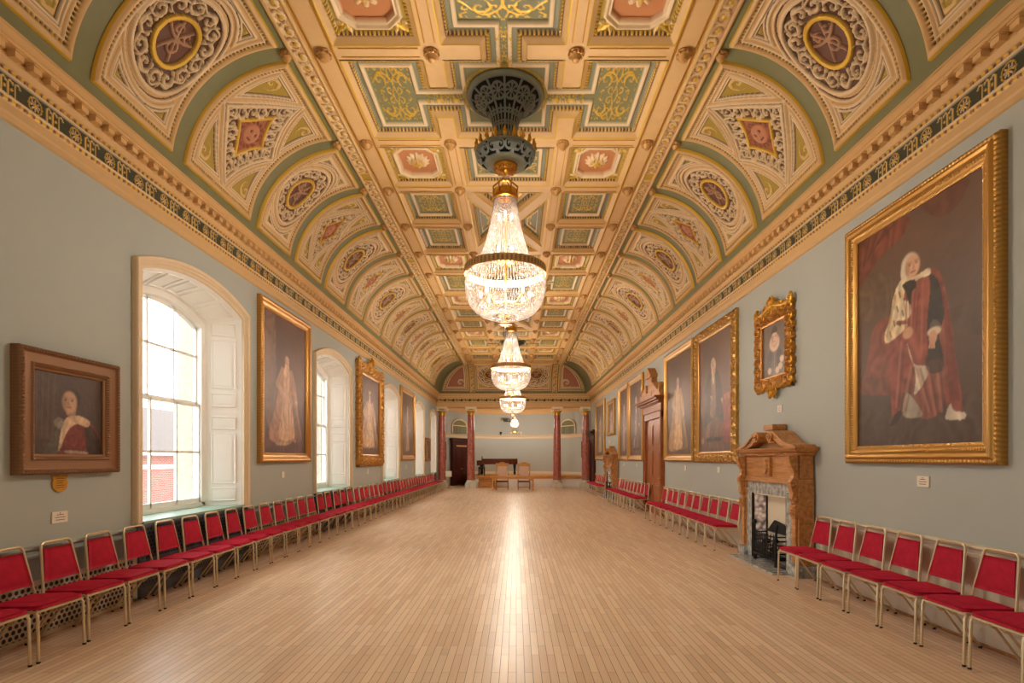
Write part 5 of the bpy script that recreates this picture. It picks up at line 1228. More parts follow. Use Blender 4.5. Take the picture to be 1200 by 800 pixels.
# ------------------------------------------------------------------ fireplaces
def scroll_poly(s):
    """half of a swan-neck pediment, from the eaves up to the volute, in (x, z)"""
    top = [(1.02, 0.0), (0.98, 0.035), (0.84, 0.045), (0.68, 0.085), (0.53, 0.155), (0.40, 0.235), (0.29, 0.27), (0.20, 0.26), (0.155, 0.215), (0.17, 0.165), (0.22, 0.15)]
    low = [(0.28, 0.15), (0.34, 0.12), (0.46, 0.05), (0.60, 0.01), (0.70, 0.0)]
    return [(s * x, z) for x, z in top + low]
def fireplace(y, label, detail=True):
    o = thing('fireplace', label, 'fireplace', (XR - 0.022, y, 0), (0, 0, -pi / 2)); D = 0.22
    b = MB()                                   # marble plinth and slips
    for s in (-1, 1): b.box(s * 0.90 - 0.14, s * 0.90 + 0.14, -D - 0.06, 0, 0.0, 0.17); b.box(s * 0.695 - 0.10, s * 0.695 + 0.10, -D + 0.0, -0.02, 0.0, 1.20)
    b.box(-0.795, 0.795, -D + 0.02, -0.02, 1.12, 1.32); b.box(-0.8, 0.8, -D - 0.3, -0.02, 0.0, 0.03)
    b.build('marble_surround', M['greymarble'], o, None, 0.005)
    b = MB()                                   # oak jambs and entablature
    for s in (-1, 1):
        x = s * 0.885
        b.box(x - 0.085, x + 0.085, -D, 0, 0.17, 1.34); b.box(x - 0.055, x + 0.055, -D - 0.035, -D, 0.20, 0.86)
        for k in range(26): b.box(s * 0.79 - 0.012, s * 0.79 + 0.012, -D - 0.015, -D, 0.2 + 0.043 * k, 0.225 + 0.043 * k)
    b.box(-0.97, 0.97, -D, 0, 1.32, 1.40); b.box(-0.95, 0.95, -D + 0.02, 0, 1.40, 1.74)
    b.box(-0.82, 0.82, -D - 0.03, -D, 1.315, 1.345); b.build('jambs_and_frieze', M['oak'], o, None, 0.006)
    for s in (-1, 1):                          # shaped brackets
        b = MB(); x = s * 0.90
        b.box(x - 0.075, x + 0.075, -D - 0.06, -D, 0.86, 1.03); b.box(x - 0.05, x + 0.05, -D - 0.075, -D - 0.055, 0.885, 1.005)
        for a in range(4): b.tube([(x, -D - 0.078, 0.945), (x + 0.045 * cos(pi / 4 + a * pi / 2), -D - 0.078, 0.945 + 0.05 * sin(pi / 4 + a * pi / 2))], 0.012, 6)
        prof = [(0.0, 1.05), (0.05, 1.06), (0.09, 1.12), (0.075, 1.2), (0.10, 1.28), (0.12, 1.36), (0.07, 1.42), (0.06, 1.5), (0.10, 1.58), (0.13, 1.66), (0.13, 1.74), (0, 1.74)]
        b.prism([(-D - p, z) for p, z in prof], x - 0.05, x + 0.05, 'x'); b.box(x - 0.075, x + 0.075, -D - 0.05, -D, 1.10, 1.13); b.box(x - 0.075, x + 0.075, -D - 0.08, -D, 1.30, 1.33); b.box(x - 0.04, x + 0.04, -D - 0.02, -D, 1.0, 1.12)
        b.build('bracket', M['oak'], o, SM, 0.004)
    b = MB(); b.box(-0.12, 0.12, -D - 0.03, -D + 0.02, 1.42, 1.72); b.lathe([(0.001, 0.03), (0.03, 0.032), (0.05, 0.02), (0.085, 0.03), (0.095, 0.0)], (0, 0, 0), 16)
    for i in range(len(b.v) - 16 * 5, len(b.v)): x, yy, z = b.v[i]; b.v[i] = (x * 0.8, -D - 0.03 - z, 1.57 + yy * 1.25)
    b.build('rosette_block', M['oak'], o, SM, 0.004)
    b = MB()
    corn = [(0, 1.74), (0.035, 1.745), (0.05, 1.77), (0.05, 1.785), (0.10, 1.80), (0.125, 1.83), (0.14, 1.845), (0.14, 1.86), (0, 1.865)]
    n = len(corn); X = 0.95
    rings = []
    for p, z in corn: rings.append([(-X - p, 0, z), (-X - p, -D + 0.02 - p, z), (X + p, -D + 0.02 - p, z), (X + p, 0, z)])
    for a in range(n - 1): b.strip(rings[a], rings[a + 1])
    for k in range(38): xx = -0.97 + k * 0.0525; b.box(xx, xx + 0.03, -D - 0.045, -D, 1.752, 1.782)
    b.build('cornice', M['oak'], o)
    b = MB()
    for s in (-1, 1): b.prism(scroll_poly(s), -D - 0.06, 0, 'y')
    for i in range(len(b.v)): x, yy, z = b.v[i]; b.v[i] = (x, yy, z + 1.86)
    for s in (-1, 1):
        b.tube([(s * 0.235, -D - 0.09, 2.045), (s * 0.235, -0.01, 2.045)], 0.085, 18); b.tube([(s * 0.235, -D - 0.115, 2.045), (s * 0.235, -D - 0.08, 2.045)], 0.05, 12); b.tube([(s * 0.235, -D - 0.13, 2.045), (s * 0.235, -D - 0.11, 2.045)], 0.02, 10)
        top = scroll_poly(s)[:9]
        b.strip([(x, -D - 0.085, z + 1.865) for x, z in top], [(x, 0, z + 1.865) for x, z in top]); b.strip([(x, -D - 0.085, z + 1.865) for x, z in top], [(x * 0.985, -D - 0.085, z + 1.825) for x, z in top])
    b.prism([(-0.6, 1.86), (0.6, 1.86), (0.35, 1.95), (0, 2.0), (-0.35, 1.95)], -D + 0.10, 0, 'y')
    b.box(-0.115, 0.115, -D + 0.05, 0, 1.95, 2.15); b.box(-0.16, 0.16, -D + 0.0, 0, 2.15, 2.24); b.box(-0.135, 0.135, -D + 0.03, 0, 2.12, 2.15)
    b.build('swan_neck_pediment', M['oak'], o, SM, 0.004)
    b = MB(); b.add([(-0.645, -D + 0.03, 0.03), (-0.645, -D + 0.03, 1.12), (0.645, -D + 0.03, 1.12), (0.645, -D + 0.03, 0.03)], [(0, 1, 2, 3)])
    # splayed tiled cheeks, back and grate
    for s in (-1, 1):
        b = MB(); b.add([(s * 0.60, -D + 0.04, 0.03), (s * 0.60, -D + 0.04, 1.12), (s * 0.42, -0.03, 1.12), (s * 0.42, -0.03, 0.03)], [(0, 1, 2, 3)])
        tp = b.build('tile_panel', M['tile'], o)
    b = MB(); b.box(-0.43, 0.43, -0.03, -0.004, 0.03, 1.12); b.box(-0.645, 0.645, -D + 0.03, -0.004, 1.10, 1.125); b.build('fire_back', M['dado'], o)
    for s in (-1, 1):
        b = MB(); b.box(s * 0.59 - 0.008, s * 0.59 + 0.008, -D + 0.0, -D + 0.04, 0.03, 1.12); b.box(s * 0.42 - 0.015, s * 0.42 + 0.015, -0.05, -0.02, 0.03, 1.12); b.box(min(s * 0.42, s * 0.59), max(s * 0.42, s * 0.59), -D, -0.02, 0.03, 0.04); b.build('iron_trim', M['black'], o)
    b = MB()                                   # fire basket
    for k in range(6): z = 0.16 + 0.065 * k; b.tube([(-0.36, -0.06, z), (-0.36, -D - 0.02, z), (-0.18, -D - 0.10, z), (0.18, -D - 0.10, z), (0.36, -D - 0.02, z), (0.36, -0.06, z)], 0.011, 6)
    for k in range(15):
        x = -0.35 + 0.05 * k; yy = -D - 0.10 if abs(x) < 0.18 else -D - 0.10 + (abs(x) - 0.18) * 0.45; b.tube([(x, yy, 0.12), (x, yy - 0.012, 0.3), (x, yy, 0.52)], 0.008, 6)
        if k % 2: [b.tube([(x + 0.04 * (1 - .6 * q / 9) * cos(q * .8), yy - 0.012, 0.30 + 0.04 * (1 - .6 * q / 9) * sin(q * .8)) for q in range(10)], 0.007, 5)]
    for s in (-1, 1): b.tube([(s * 0.37, -D - 0.04, 0.03), (s * 0.37, -D - 0.05, 0.35), (s * 0.38, -D - 0.04, 0.62)], [0.03, 0.022, 0.018], 8); b.sphere((s * 0.38, -D - 0.04, 0.65), 0.04)
    b.box(-0.36, 0.36, -D - 0.08, -0.04, 0.12, 0.15); b.prism([(-0.36, 0.5), (0.36, 0.5), (0.2, 0.66), (-0.1, 0.7)], -0.07, -0.04, 'y')
    b2 = b; b2.build('fire_basket', M['black'], o, SM)
    b = MB()
    for k in range(26): b.sphere((random.uniform(-0.3, 0.3), random.uniform(-D - 0.05, -0.08), 0.20 + random.random() * 0.22), random.uniform(0.035, 0.06), 7, 5, (1, 0.8, 0.75))
    b.build('coals', M['black'], o)['kind'] = 'stuff'
    return o
def tile_mat():
    t = NT('floral_relief_tiles'); v = t.coord(); n = t.noise(11, 6, v, 0.7)
    w = t.node('ShaderNodeTexVoronoi'); w.inputs['Scale'].default_value = 14; w.feature = 'SMOOTH_F1'; t.link(v, w.inputs['Vector'])
    f = t.math('ADD', t.math('MULTIPLY', w.outputs['Distance'], 0.8), t.math('MULTIPLY', n, 0.6))
    t.bsdf(t.ramp(f, [(0.45, lin(240, 230, 222)), (0.62, lin(204, 188, 180)), (0.8, lin(120, 106, 106))]), 0.25, 0, 0.5, t.bump(f, 0.5, 0.02)); return t.m
M['tile'] = tile_mat()
fireplace(8.75, 'carved oak fireplace with swan-neck pediment and grey marble, nearest on the right wall')
fireplace(23.72, 'second carved oak fireplace, farther down the picture wall past the panelled door')

# ------------------------------------------------------------------ doorcases on the right wall
def doorcase(i, y, hw, hd, mat, pediment=True):
    d = bpy.data.objects.new('door_%d' % i, None); COL.objects.link(d); d.location = (XR, y, 0); d.rotation_euler = (0, 0, -pi / 2); struct(d); A = hw + 0.20; top = 0.0
    b = MB()
    for s in (-1, 1): b.box(s * (hw + 0.10) - 0.10, s * (hw + 0.10) + 0.10, -0.10, 0, 0, hd + 0.2); b.box(s * (hw + 0.14) - 0.03, s * (hw + 0.14) + 0.03, -0.125, -0.1, 0, hd + 0.2); b.box(s * (hw + 0.1) - 0.11, s * (hw + 0.1) + 0.11, -0.13, 0, 0, 0.25)
    b.box(-A, A, -0.10, 0, hd, hd + 0.2); b.box(-A, A, -0.12, 0, hd + 0.2, hd + 0.42)
    for p, z0, z1 in ((0.05, 0.42, 0.45), (0.10, 0.45, 0.50), (0.18, 0.50, 0.55), (0.24, 0.55, 0.60)): b.box(-A - p, A + p, -0.12 - p, 0, hd + z0, hd + z1)
    b.build('door_case', mat, d, None, 0.008)
    if pediment:
        z = hd + 0.60; b = MB()
        for s in (-1, 1):                      # broken pediment with urn block
            b.prism([(s * (A + 0.2), z), (s * (A + 0.2), z + 0.05), (s * 0.42, z + 0.50), (s * 0.36, z + 0.44), (s * 0.36, z)], -0.2, 0, 'y')
            b.box(s * (A + 0.02) - 0.07, s * (A + 0.02) + 0.07, -0.2, 0, z, z + 0.24); b.sphere((s * (A + 0.02), -0.11, z + 0.32), 0.09, 12, 8)
        b.box(-0.30, 0.30, -0.2, 0, z, z + 0.22); b.box(-0.24, 0.24, -0.17, 0, z + 0.22, z + 0.66); b.box(-0.33, 0.33, -0.24, 0, z + 0.66, z + 0.73); b.prism([(-0.34, z + 0.73), (0.34, z + 0.73), (0, z + 0.98)], -0.24, 0, 'y')
        b.build('pediment', M['oak'], d, None, 0.006)
    else:
        z = hd + 0.60; b = MB(); b.box(-A * 0.8, A * 0.8, -0.14, 0, z, z + 0.12); b.build('pediment', M['darkdoor'], d, None, 0.006)
    b = MB(); b.box(-hw, hw, -0.03, -0.004, 0, hd)
    for s in (-1, 1):
        for z0, z1 in ((0.16, 0.95), (1.12, 1.95), (2.08, hd - 0.14)):
            x0, x1 = sorted((s * 0.07, s * (hw - 0.12))); b.box(x0, x1, -0.042, -0.03, z0, z1); b.box(x0 + 0.06, x1 - 0.06, -0.058, -0.042, z0 + 0.06, z1 - 0.06)
    b.build('door_leaf', mat, d, None, 0.008)
    b = MB(); b.sphere((hw - 0.07, -0.09, 1.08), 0.035); b.tube([(hw - 0.07, -0.03, 1.08), (hw - 0.07, -0.09, 1.08)], 0.012); b.build('door_knob', M['brass'], d, SM)
    return d
doorcase(1, 16.8, 0.90, 2.9, M['mahogany'])
doorcase(3, 30.15, 0.62, 2.55, M['darkdoor'], False)
# ------------------------------------------------------------------ banquet chairs
def rounded_back(N=8):
    """U-shaped back tube, from the left seat rail over the top to the right one"""
    L = [(-0.222, 0.165, 0.425), (-0.218, 0.172, 0.47), (-0.172, 0.236, 0.85)]
    arc = [(-0.172 + 0.045 * (1 - cos(a)), 0.236 + 0.008 * sin(a), 0.85 + 0.052 * sin(a)) for a in [pi / 2 * k / 5 for k in range(1, 6)]]
    left = L + arc; return left + [(-x, y, z) for x, y, z in reversed(left)]
def make_chair():
    o = thing('banquet_chair', 'chair', 'chair', group='red banquet chairs along the walls')
    b = MB(); b.tube(rounded_back(), 0.0125, 8); b.build('back_frame', M['chairgold'], o, SM)
    # back pad: trapezoid cushion leaning with the frame
    def cushion(pts_front, thick, n):
        """pts_front: grid function (s,t)->point, normal n; puffed pad with rounded edge"""
        b = MB(); G = 9; gi = []
        for side, k in ((1, 1), (-1, 0.6)):
            for i in range(G):
                for j in range(G):
                    s, t = i / (G - 1), j / (G - 1); e = (1 - (2 * s - 1) ** 8) * (1 - (2 * t - 1) ** 8); p = pts_front(s, t); h = side * thick * 0.5 * (0.5 + 0.5 * sqrt(max(0, e))) * (1 if side > 0 else k)
                    gi.append((p[0] + n[0] * h, p[1] + n[1] * h, p[2] + n[2] * h))
        f = []
        for i in range(G - 1):
            for j in range(G - 1):
                a = i * G + j; f.append((a, a + G, a + G + 1, a + 1)); c = a + G * G; f.append((c, c + 1, c + G + 1, c + G))
        ring = [i * G for i in range(G)] + [(G - 1) * G + j for j in range(1, G)] + [i * G + G - 1 for i in range(G - 2, -1, -1)] + [j for j in range(G - 2, 0, -1)]
        for k in range(len(ring)): a, c = ring[k], ring[(k + 1) % len(ring)]; f.append((a, c, c + G * G, a + G * G))
        b.add(gi, f); return b
    def bp(s, t):
        hw = 0.200 - 0.046 * t; z = 0.545 + 0.30 * t; y = 0.172 + (z - 0.47) / 0.38 * 0.064 - 0.004; return ((2 * s - 1) * hw, y, z)
    cushion(bp, 0.036, (0, -0.98, 0.17)).build('backrest', M['velvet'], o, 9)
    def sp(s, t):
        hw = 0.236 - 0.026 * t - 0.02 * (2 * t - 1) ** 8 * (1 if t < .5 else 0); y = -0.265 + 0.445 * t; return ((2 * s - 1) * hw, y, 0.452 - 0.012 * t)
    cushion(sp, 0.085, (0, 0, 1)).build('seat', M['velvet'], o, 9)
    b = MB(); b.tube([(-0.232, -0.255, 0.422), (0.232, -0.255, 0.422), (0.222, 0.17, 0.412), (-0.222, 0.17, 0.412)], 0.012, 8, closed=True); b.build('seat_frame', M['chairgold'], o, SM)
    for s in (-1, 1):
        b = MB(); b.tube([(s * 0.228, -0.20, 0.422), (s * 0.231, -0.245, 0.418), (s * 0.233, -0.262, 0.39), (s * 0.236, -0.272, 0.012)], 0.0125, 8); l = b.build('leg', M['chairgold'], o, SM)
        b = MB(); b.tube([(s * 0.236, -0.272, 0.0), (s * 0.236, -0.272, 0.016)], 0.0145, 8); b.build('foot_cap', M['foot'], l)
        b = MB(); b.tube([(s * 0.208, -0.08, 0.415), (s * 0.206, -0.03, 0.36), (s * 0.206, 0.235, 0.012)], 0.0115, 8)
        b.tube([(s * 0.206, 0.02, 0.296), (s * 0.21, -0.02, 0.31), (s * 0.222, -0.14, 0.42)], 0.006, 6); l = b.build('leg', M['chairgold'], o, SM)
        b = MB(); b.tube([(s * 0.206, 0.235, 0.0), (s * 0.206, 0.235, 0.018)], 0.0145, 8); b.build('foot_cap', M['foot'], l)
    return o
ORD = ['first', 'second', 'third', 'fourth', 'fifth', 'sixth', 'seventh', 'eighth', 'ninth', 'tenth', 'eleventh']
chair0 = make_chair(); first = True
def put_chair(x, y, side, label, grp):
    global first
    c = chair0 if first else copy_tree(chair0); first = False
    c.location = (x + random.uniform(-0.012, 0.012), y + random.uniform(-0.008, 0.008), 0); c.rotation_euler = (0, 0, (-pi / 2 if side > 0 else pi / 2) + random.uniform(-0.02, 0.02)); c['label'] = label; c['group'] = grp
XRC, XLC = XR - 0.345, XL + 0.35
def row(side, ys, where, grp):
    for k, y in enumerate(ys): put_chair(XRC if side > 0 else XLC, y, side, f'red banquet chair, {ORD[k]} from near end of {where}', grp)
row(1, [4.17 + 0.535 * k for k in range(7)], 'row before the near fireplace', 'red chairs before the near fireplace')
row(1, [10.30 + 0.546 * k for k in range(10)], 'row between fireplace and panelled door', 'red chairs between fireplace and panelled door')
row(1, [17.30 + 0.53 * k for k in range(10)], 'row past the panelled door', 'red chairs past the panelled door')
row(1, [25.10 + 0.54 * k for k in range(7)], 'short row past second fireplace', 'red chairs past the second fireplace')
SEG = [(6.5, 'stretch below the small bronze portrait'), (9.3, 'stretch under the nearest window'), (12.3, 'stretch below the pale gowned portrait'), (15.15, 'stretch under the second window'), (18.55, 'stretch below the crowned portrait'), (21.35, 'stretch under the third window'),
       (24.5, 'stretch past the third window'), (27.0, 'stretch under the fourth window'), (28.9, 'stretch below the smallest far portrait'), (99, 'stretch under the farthest window')]
L = [4.225 + 0.546 * k for k in range(48)]; lo = 0
for hi, where in SEG:
    row(-1, [y for y in L if lo <= y < hi], where, 'red chairs along the window wall'); lo = hi

# ------------------------------------------------------------------ table and armchairs before the stage
YTB = 29.05; XT = -0.17
o = thing('long_table', 'long light oak table standing before the stage', 'table', (XT, YTB, 0))
b = MB(); b.box(-1.18, 1.18, -0.32, 0.32, 0.72, 0.755); b.build('table_top', M['lightoak'], o, None, 0.008)
b = MB(); b.box(-1.10, 1.10, -0.27, -0.245, 0.62, 0.72); b.box(-1.10, 1.10, 0.245, 0.27, 0.62, 0.72)
for s in (-1, 1): b.box(s * 1.10 - 0.012, s * 1.10 + 0.012, -0.27, 0.27, 0.62, 0.72)
b.build('apron', M['lightoak'], o, None, 0.004)
for sx in (-1, 1):
    for sy in (-1, 1):
        b = MB(); x, y = sx * 1.06, sy * 0.24; b.box(x - 0.035, x + 0.035, y - 0.035, y + 0.035, 0.52, 0.72); b.lathe([(0.03, 0.52), (0.038, 0.49), (0.026, 0.45), (0.034, 0.3), (0.024, 0.16), (0.036, 0.12)], (x, y, 0), 12); b.box(x - 0.035, x + 0.035, y - 0.035, y + 0.035, 0.0, 0.12)
        b.build('leg', M['lightoak'], o, SM, 0.004)
    b = MB(); b.box(sx * 1.06 - 0.02, sx * 1.06 + 0.02, -0.24, 0.24, 0.05, 0.10); b.box(sx * 0.95 - 0.12, sx * 0.95 + 0.12, -0.26, -0.24, 0.54, 0.63); b.build('stretcher', M['oak'], o, None, 0.004)
def armchair(x, label):
    o = thing('tall_armchair', label, 'armchair', (x, 29.55, 0), group='tall armchairs at the table')
    W = 0.32
    b = MB()
    for s in (-1, 1): b.box(s * W - 0.03, s * W + 0.03, 0.42, 0.48, 0, 1.38); b.sphere((s * W, 0.45, 1.41), 0.04)
    b.box(-W, W, 0.43, 0.47, 0.62, 0.70); b.box(-W, W, 0.43, 0.47, 1.28, 1.36)
    b.prism([(-W, 1.34), (W, 1.34), (W, 1.40), (0.2, 1.45), (0.08, 1.50), (-0.08, 1.50), (-0.2, 1.45), (-W, 1.40)], 0.43, 0.47, 'y'); b.build('back_frame', M['lightoak'], o, SM, 0.005)
    b = MB(); b.box(-0.24, 0.24, 0.40, 0.46, 0.72, 1.27); b.build('backrest', M['pillow'], o, None, 0.02)
    b = MB(); b.box(-0.33, 0.33, -0.16, 0.44, 0.42, 0.49); b.build('seat', M['oakdark'], o, None, 0.02)
    for sx in (-1, 1):
        for y in (-0.13, 0.45):
            b = MB(); b.tube([(sx * W, y, 0.42), (sx * W, y, 0)], [0.026, 0.02], 8) if y < 0 else b.box(sx * W - 0.026, sx * W + 0.026, y - 0.026, y + 0.026, 0, 0.42); b.build('leg', M['oak'], o, SM)
        b = MB(); b.tube([(sx * W, 0.43, 0.66), (sx * W, 0.2, 0.68), (sx * W, 0.05, 0.66)], 0.022, 8); b.tube([(sx * W, 0.06, 0.66), (sx * W, 0.06, 0.48)], 0.02, 8); b.build('arm', M['lightoak'], o, SM)
    b = MB(); b.box(-W, W, -0.145, -0.115, 0.12, 0.16); b.build('stretcher', M['oak'], o)
armchair(-0.77, 'tall cream upholstered armchair at the table, in front of the piano')
armchair(0.42, 'tall cream upholstered armchair at the table, the one clear of the piano')

# ------------------------------------------------------------------ stage steps, piano, stool
o = thing('stage_steps', 'small flight of oak steps up to the stage beside the free column', 'steps', (-1.72, 31.98, 0))
b = MB()
for k in range(3): b.box(-0.46, 0.46, -0.55 + 0.27 * k - 0.02, -0.55 + 0.27 * (k + 1), 0.165 * (k + 1) - 0.03, 0.165 * (k + 1))
b.build('treads', M['lightoak'], o, None, 0.004)
b = MB()
for k in range(3): b.box(-0.45, 0.45, -0.55 + 0.27 * k, -0.53 + 0.27 * k, 0.165 * k, 0.165 * (k + 1) - 0.03)
b.build('risers', M['oak'], o)
for s in (-1, 1):
    b = MB(); b.prism([(-0.55, 0), (0.26, 0), (0.26, 0.50), (0.0, 0.50), (0.0, 0.34), (-0.27, 0.34), (-0.27, 0.17), (-0.55, 0.17)], s * 0.47 - 0.015, s * 0.47 + 0.015, 'x'); b.build('side_panel', M['lightoak'], o)
ZP = ZS + 0.66
o = thing('grand_piano', 'dark rosewood grand piano on the stage behind the table', 'piano', (-1.02, 34.3, ZS))
def outline_piano(k=0.0):
    pts = [(-1.12, -0.62), (0.55, -0.62)]
    for a in range(9): t = a / 8; pts.append((0.55 + 0.55 * sin(t * pi), -0.62 + 0.62 * (1 - cos(t * pi)) * 0.5 + 0.02))
    for a in range(9): t = a / 8; pts.append((0.5 - 1.2 * t, 0.02 + 0.76 * (t * t * (3 - 2 * t)) ))
    return pts + [(-1.12, 0.80)]
P0 = [(x, y) for x, y in outline_piano()]
b = MB(); b.prism(P0, 0.66, 0.98, 'z'); b.build('case', M['pianowood'], o, 0.6, 0.004)
b = MB(); b.prism([(x * 1.01, y * 1.01) for x, y in P0], 0.982, 1.01, 'z'); b.build('lid', M['pianowood'], o, 0.6, 0.004)
b = MB(); b.box(-1.42, -1.12, -0.64, 0.82, 0.62, 0.76); b.box(-1.42, -1.1, -0.66, -0.58, 0.6, 0.9); b.box(-1.42, -1.1, 0.76, 0.84, 0.6, 0.9); b.build('key_bed', M['pianowood'], o, None, 0.006)
b = MB(); b.box(-1.40, -1.25, -0.57, 0.75, 0.76, 0.782); b.build('keyboard', M['ivory'], o)
b = MB(); b.box(-1.13, -1.11, -0.5, 0.7, 0.98, 1.16); b.build('music_desk', M['pianowood'], o)
for x, y in ((-1.15, -0.5), (-1.15, 0.68), (0.92, -0.28)):
    b = MB(); b.lathe([(0.06, 0.06), (0.075, 0.1), (0.06, 0.3), (0.09, 0.55), (0.10, 0.66)], (x, y, 0), 10); b.sphere((x, y, 0.04), 0.04); b.build('leg', M['black'], o, SM)
b = MB()
for y in (0.02, 0.16): b.box(-1.0, -0.97, y, y + 0.02, 0.06, 0.64)
b.box(-1.02, -0.96, -0.02, 0.2, 0.05, 0.14); b.build('pedal_lyre', M['black'], o)
o = thing('piano_stool', 'dark piano stool at the keyboard end of the piano', 'stool', (-2.1, 33.2, ZS))
b = MB(); b.box(-0.2, 0.2, -0.32, 0.32, 0.43, 0.5); b.build('seat', M['black'], o, None, 0.02)
for sx in (-1, 1):
    for sy in (-1, 1): b = MB(); b.tube([(sx * 0.16, sy * 0.28, 0.43), (sx * 0.17, sy * 0.29, 0)], [0.025, 0.018], 8); b.build('leg', M['black'], o)
o = thing('sign_stand', 'pale board on a post at the far end of the chair row', 'sign stand', (-3.86, 31.15, 0))
b = MB(); b.box(-0.17, 0.17, -0.02, 0.02, 0.66, 0.98); b.build('board', M['pale'], o, None, 0.006)
b = MB(); b.box(-0.13, -0.02, -0.024, -0.02, 0.83, 0.94); b.box(0.02, 0.13, -0.024, -0.02, 0.83, 0.94); b.box(-0.13, -0.02, -0.024, -0.02, 0.70, 0.80); b.box(0.02, 0.13, -0.024, -0.02, 0.70, 0.80); b.build('sunk_panels', M['dado'], o)
b = MB(); b.tube([(0, 0, 0.03), (0, 0, 0.68)], 0.03, 10); b.build('post', M['lightoak'], o, SM); b = MB(); b.lathe([(0.001, 0.03), (0.16, 0.03), (0.17, 0.0)], n=20); b.build('base', M['lightoak'], o)
# small fittings in the apse
def apse_thing(name, label, cat, t, z, inset):
    loc, rz = apse_frame(t, inset); return thing(name, label, cat, (loc[0], loc[1], z), (0, 0, rz))
o = apse_thing('projector', 'small black projector box fixed high on the curved apse wall', 'projector', pi * 0.463, 4.15, 0.45)
b = MB(); b.box(-0.22, 0.22, -0.2, 0.12, 0, 0.17); b.build('body', M['black'], o, None, 0.02); b = MB(); b.tube([(0.08, -0.2, 0.09), (0.08, -0.23, 0.09)], 0.05, 12); b.build('lens', M['ironpale'], o, SM); b = MB(); b.box(-0.04, 0.04, 0.1, 0.2, 0.02, 0.1); b.build('bracket', M['black'], o)
for t, lb, m in ((pi * 0.435, 'dark spotlight on the ledge of the curved apse wall', 'black'), (pi * 0.535, 'pale spotlight on the ledge of the curved apse wall', 'card')):
    o = apse_thing('spotlight', lb, 'spotlight', t, 3.27, 0.06)
    b = MB(); b.tube([(0, 0, 0.0), (0, 0, 0.12)], 0.018, 8); b.lathe([(0.06, 0), (0.06, 0.02), (0.001, 0.022)], n=12); b.build('stem', M[m], o); b = MB(); b.tube([(0, 0.07, 0.17), (0, -0.1, 0.14)], [0.06, 0.075], 12); b.build('lamp_head', M[m], o, SM)
# ------------------------------------------------------------------ chandeliers
OCT = [(1, 0, 0), (0, 1, 0), (-1, 0, 0), (0, -1, 0), (0, 0, 1.25), (0, 0, -1.25)]; OF = [(0, 1, 4), (1, 2, 4), (2, 3, 4), (3, 0, 4), (1, 0, 5), (2, 1, 5), (3, 2, 5), (0, 3, 5)]
def bead_strands(prof, n, size, step, jit=0.0):
    """strands of cut beads following a (r, z) profile round the axis"""
    P = [Vector((r, 0, z)) for r, z in prof]; Ls = [0.0]
    for a, c in zip(P[:-1], P[1:]): Ls.append(Ls[-1] + (c - a).length)
    N = int(Ls[-1] / step); V = []; F = []
    for k in range(n):
        th = 2 * pi * k / n
        for i in range(N):
            s = (i + 0.5) * Ls[-1] / N; j = max(q for q in range(len(Ls)) if Ls[q] <= s); j = min(j, len(P) - 2); f = (s - Ls[j]) / (Ls[j + 1] - Ls[j]); p = P[j].lerp(P[j + 1], f)
            sz = size * (0.85 + 0.3 * random.random()); rot = random.random() * 1.57; cx, cy, cz = p.x * cos(th), p.x * sin(th), p.z; b0 = len(V)
            for x, y, z in OCT: V.append((cx + sz * (x * cos(rot) - y * sin(rot)), cy + sz * (x * sin(rot) + y * cos(rot)), cz + sz * z))
            F += [tuple(b0 + q for q in f_) for f_ in OF]
    b = MB(); b.v, b.f, b.mi = V, F, [0] * len(F); return b
CAND = []
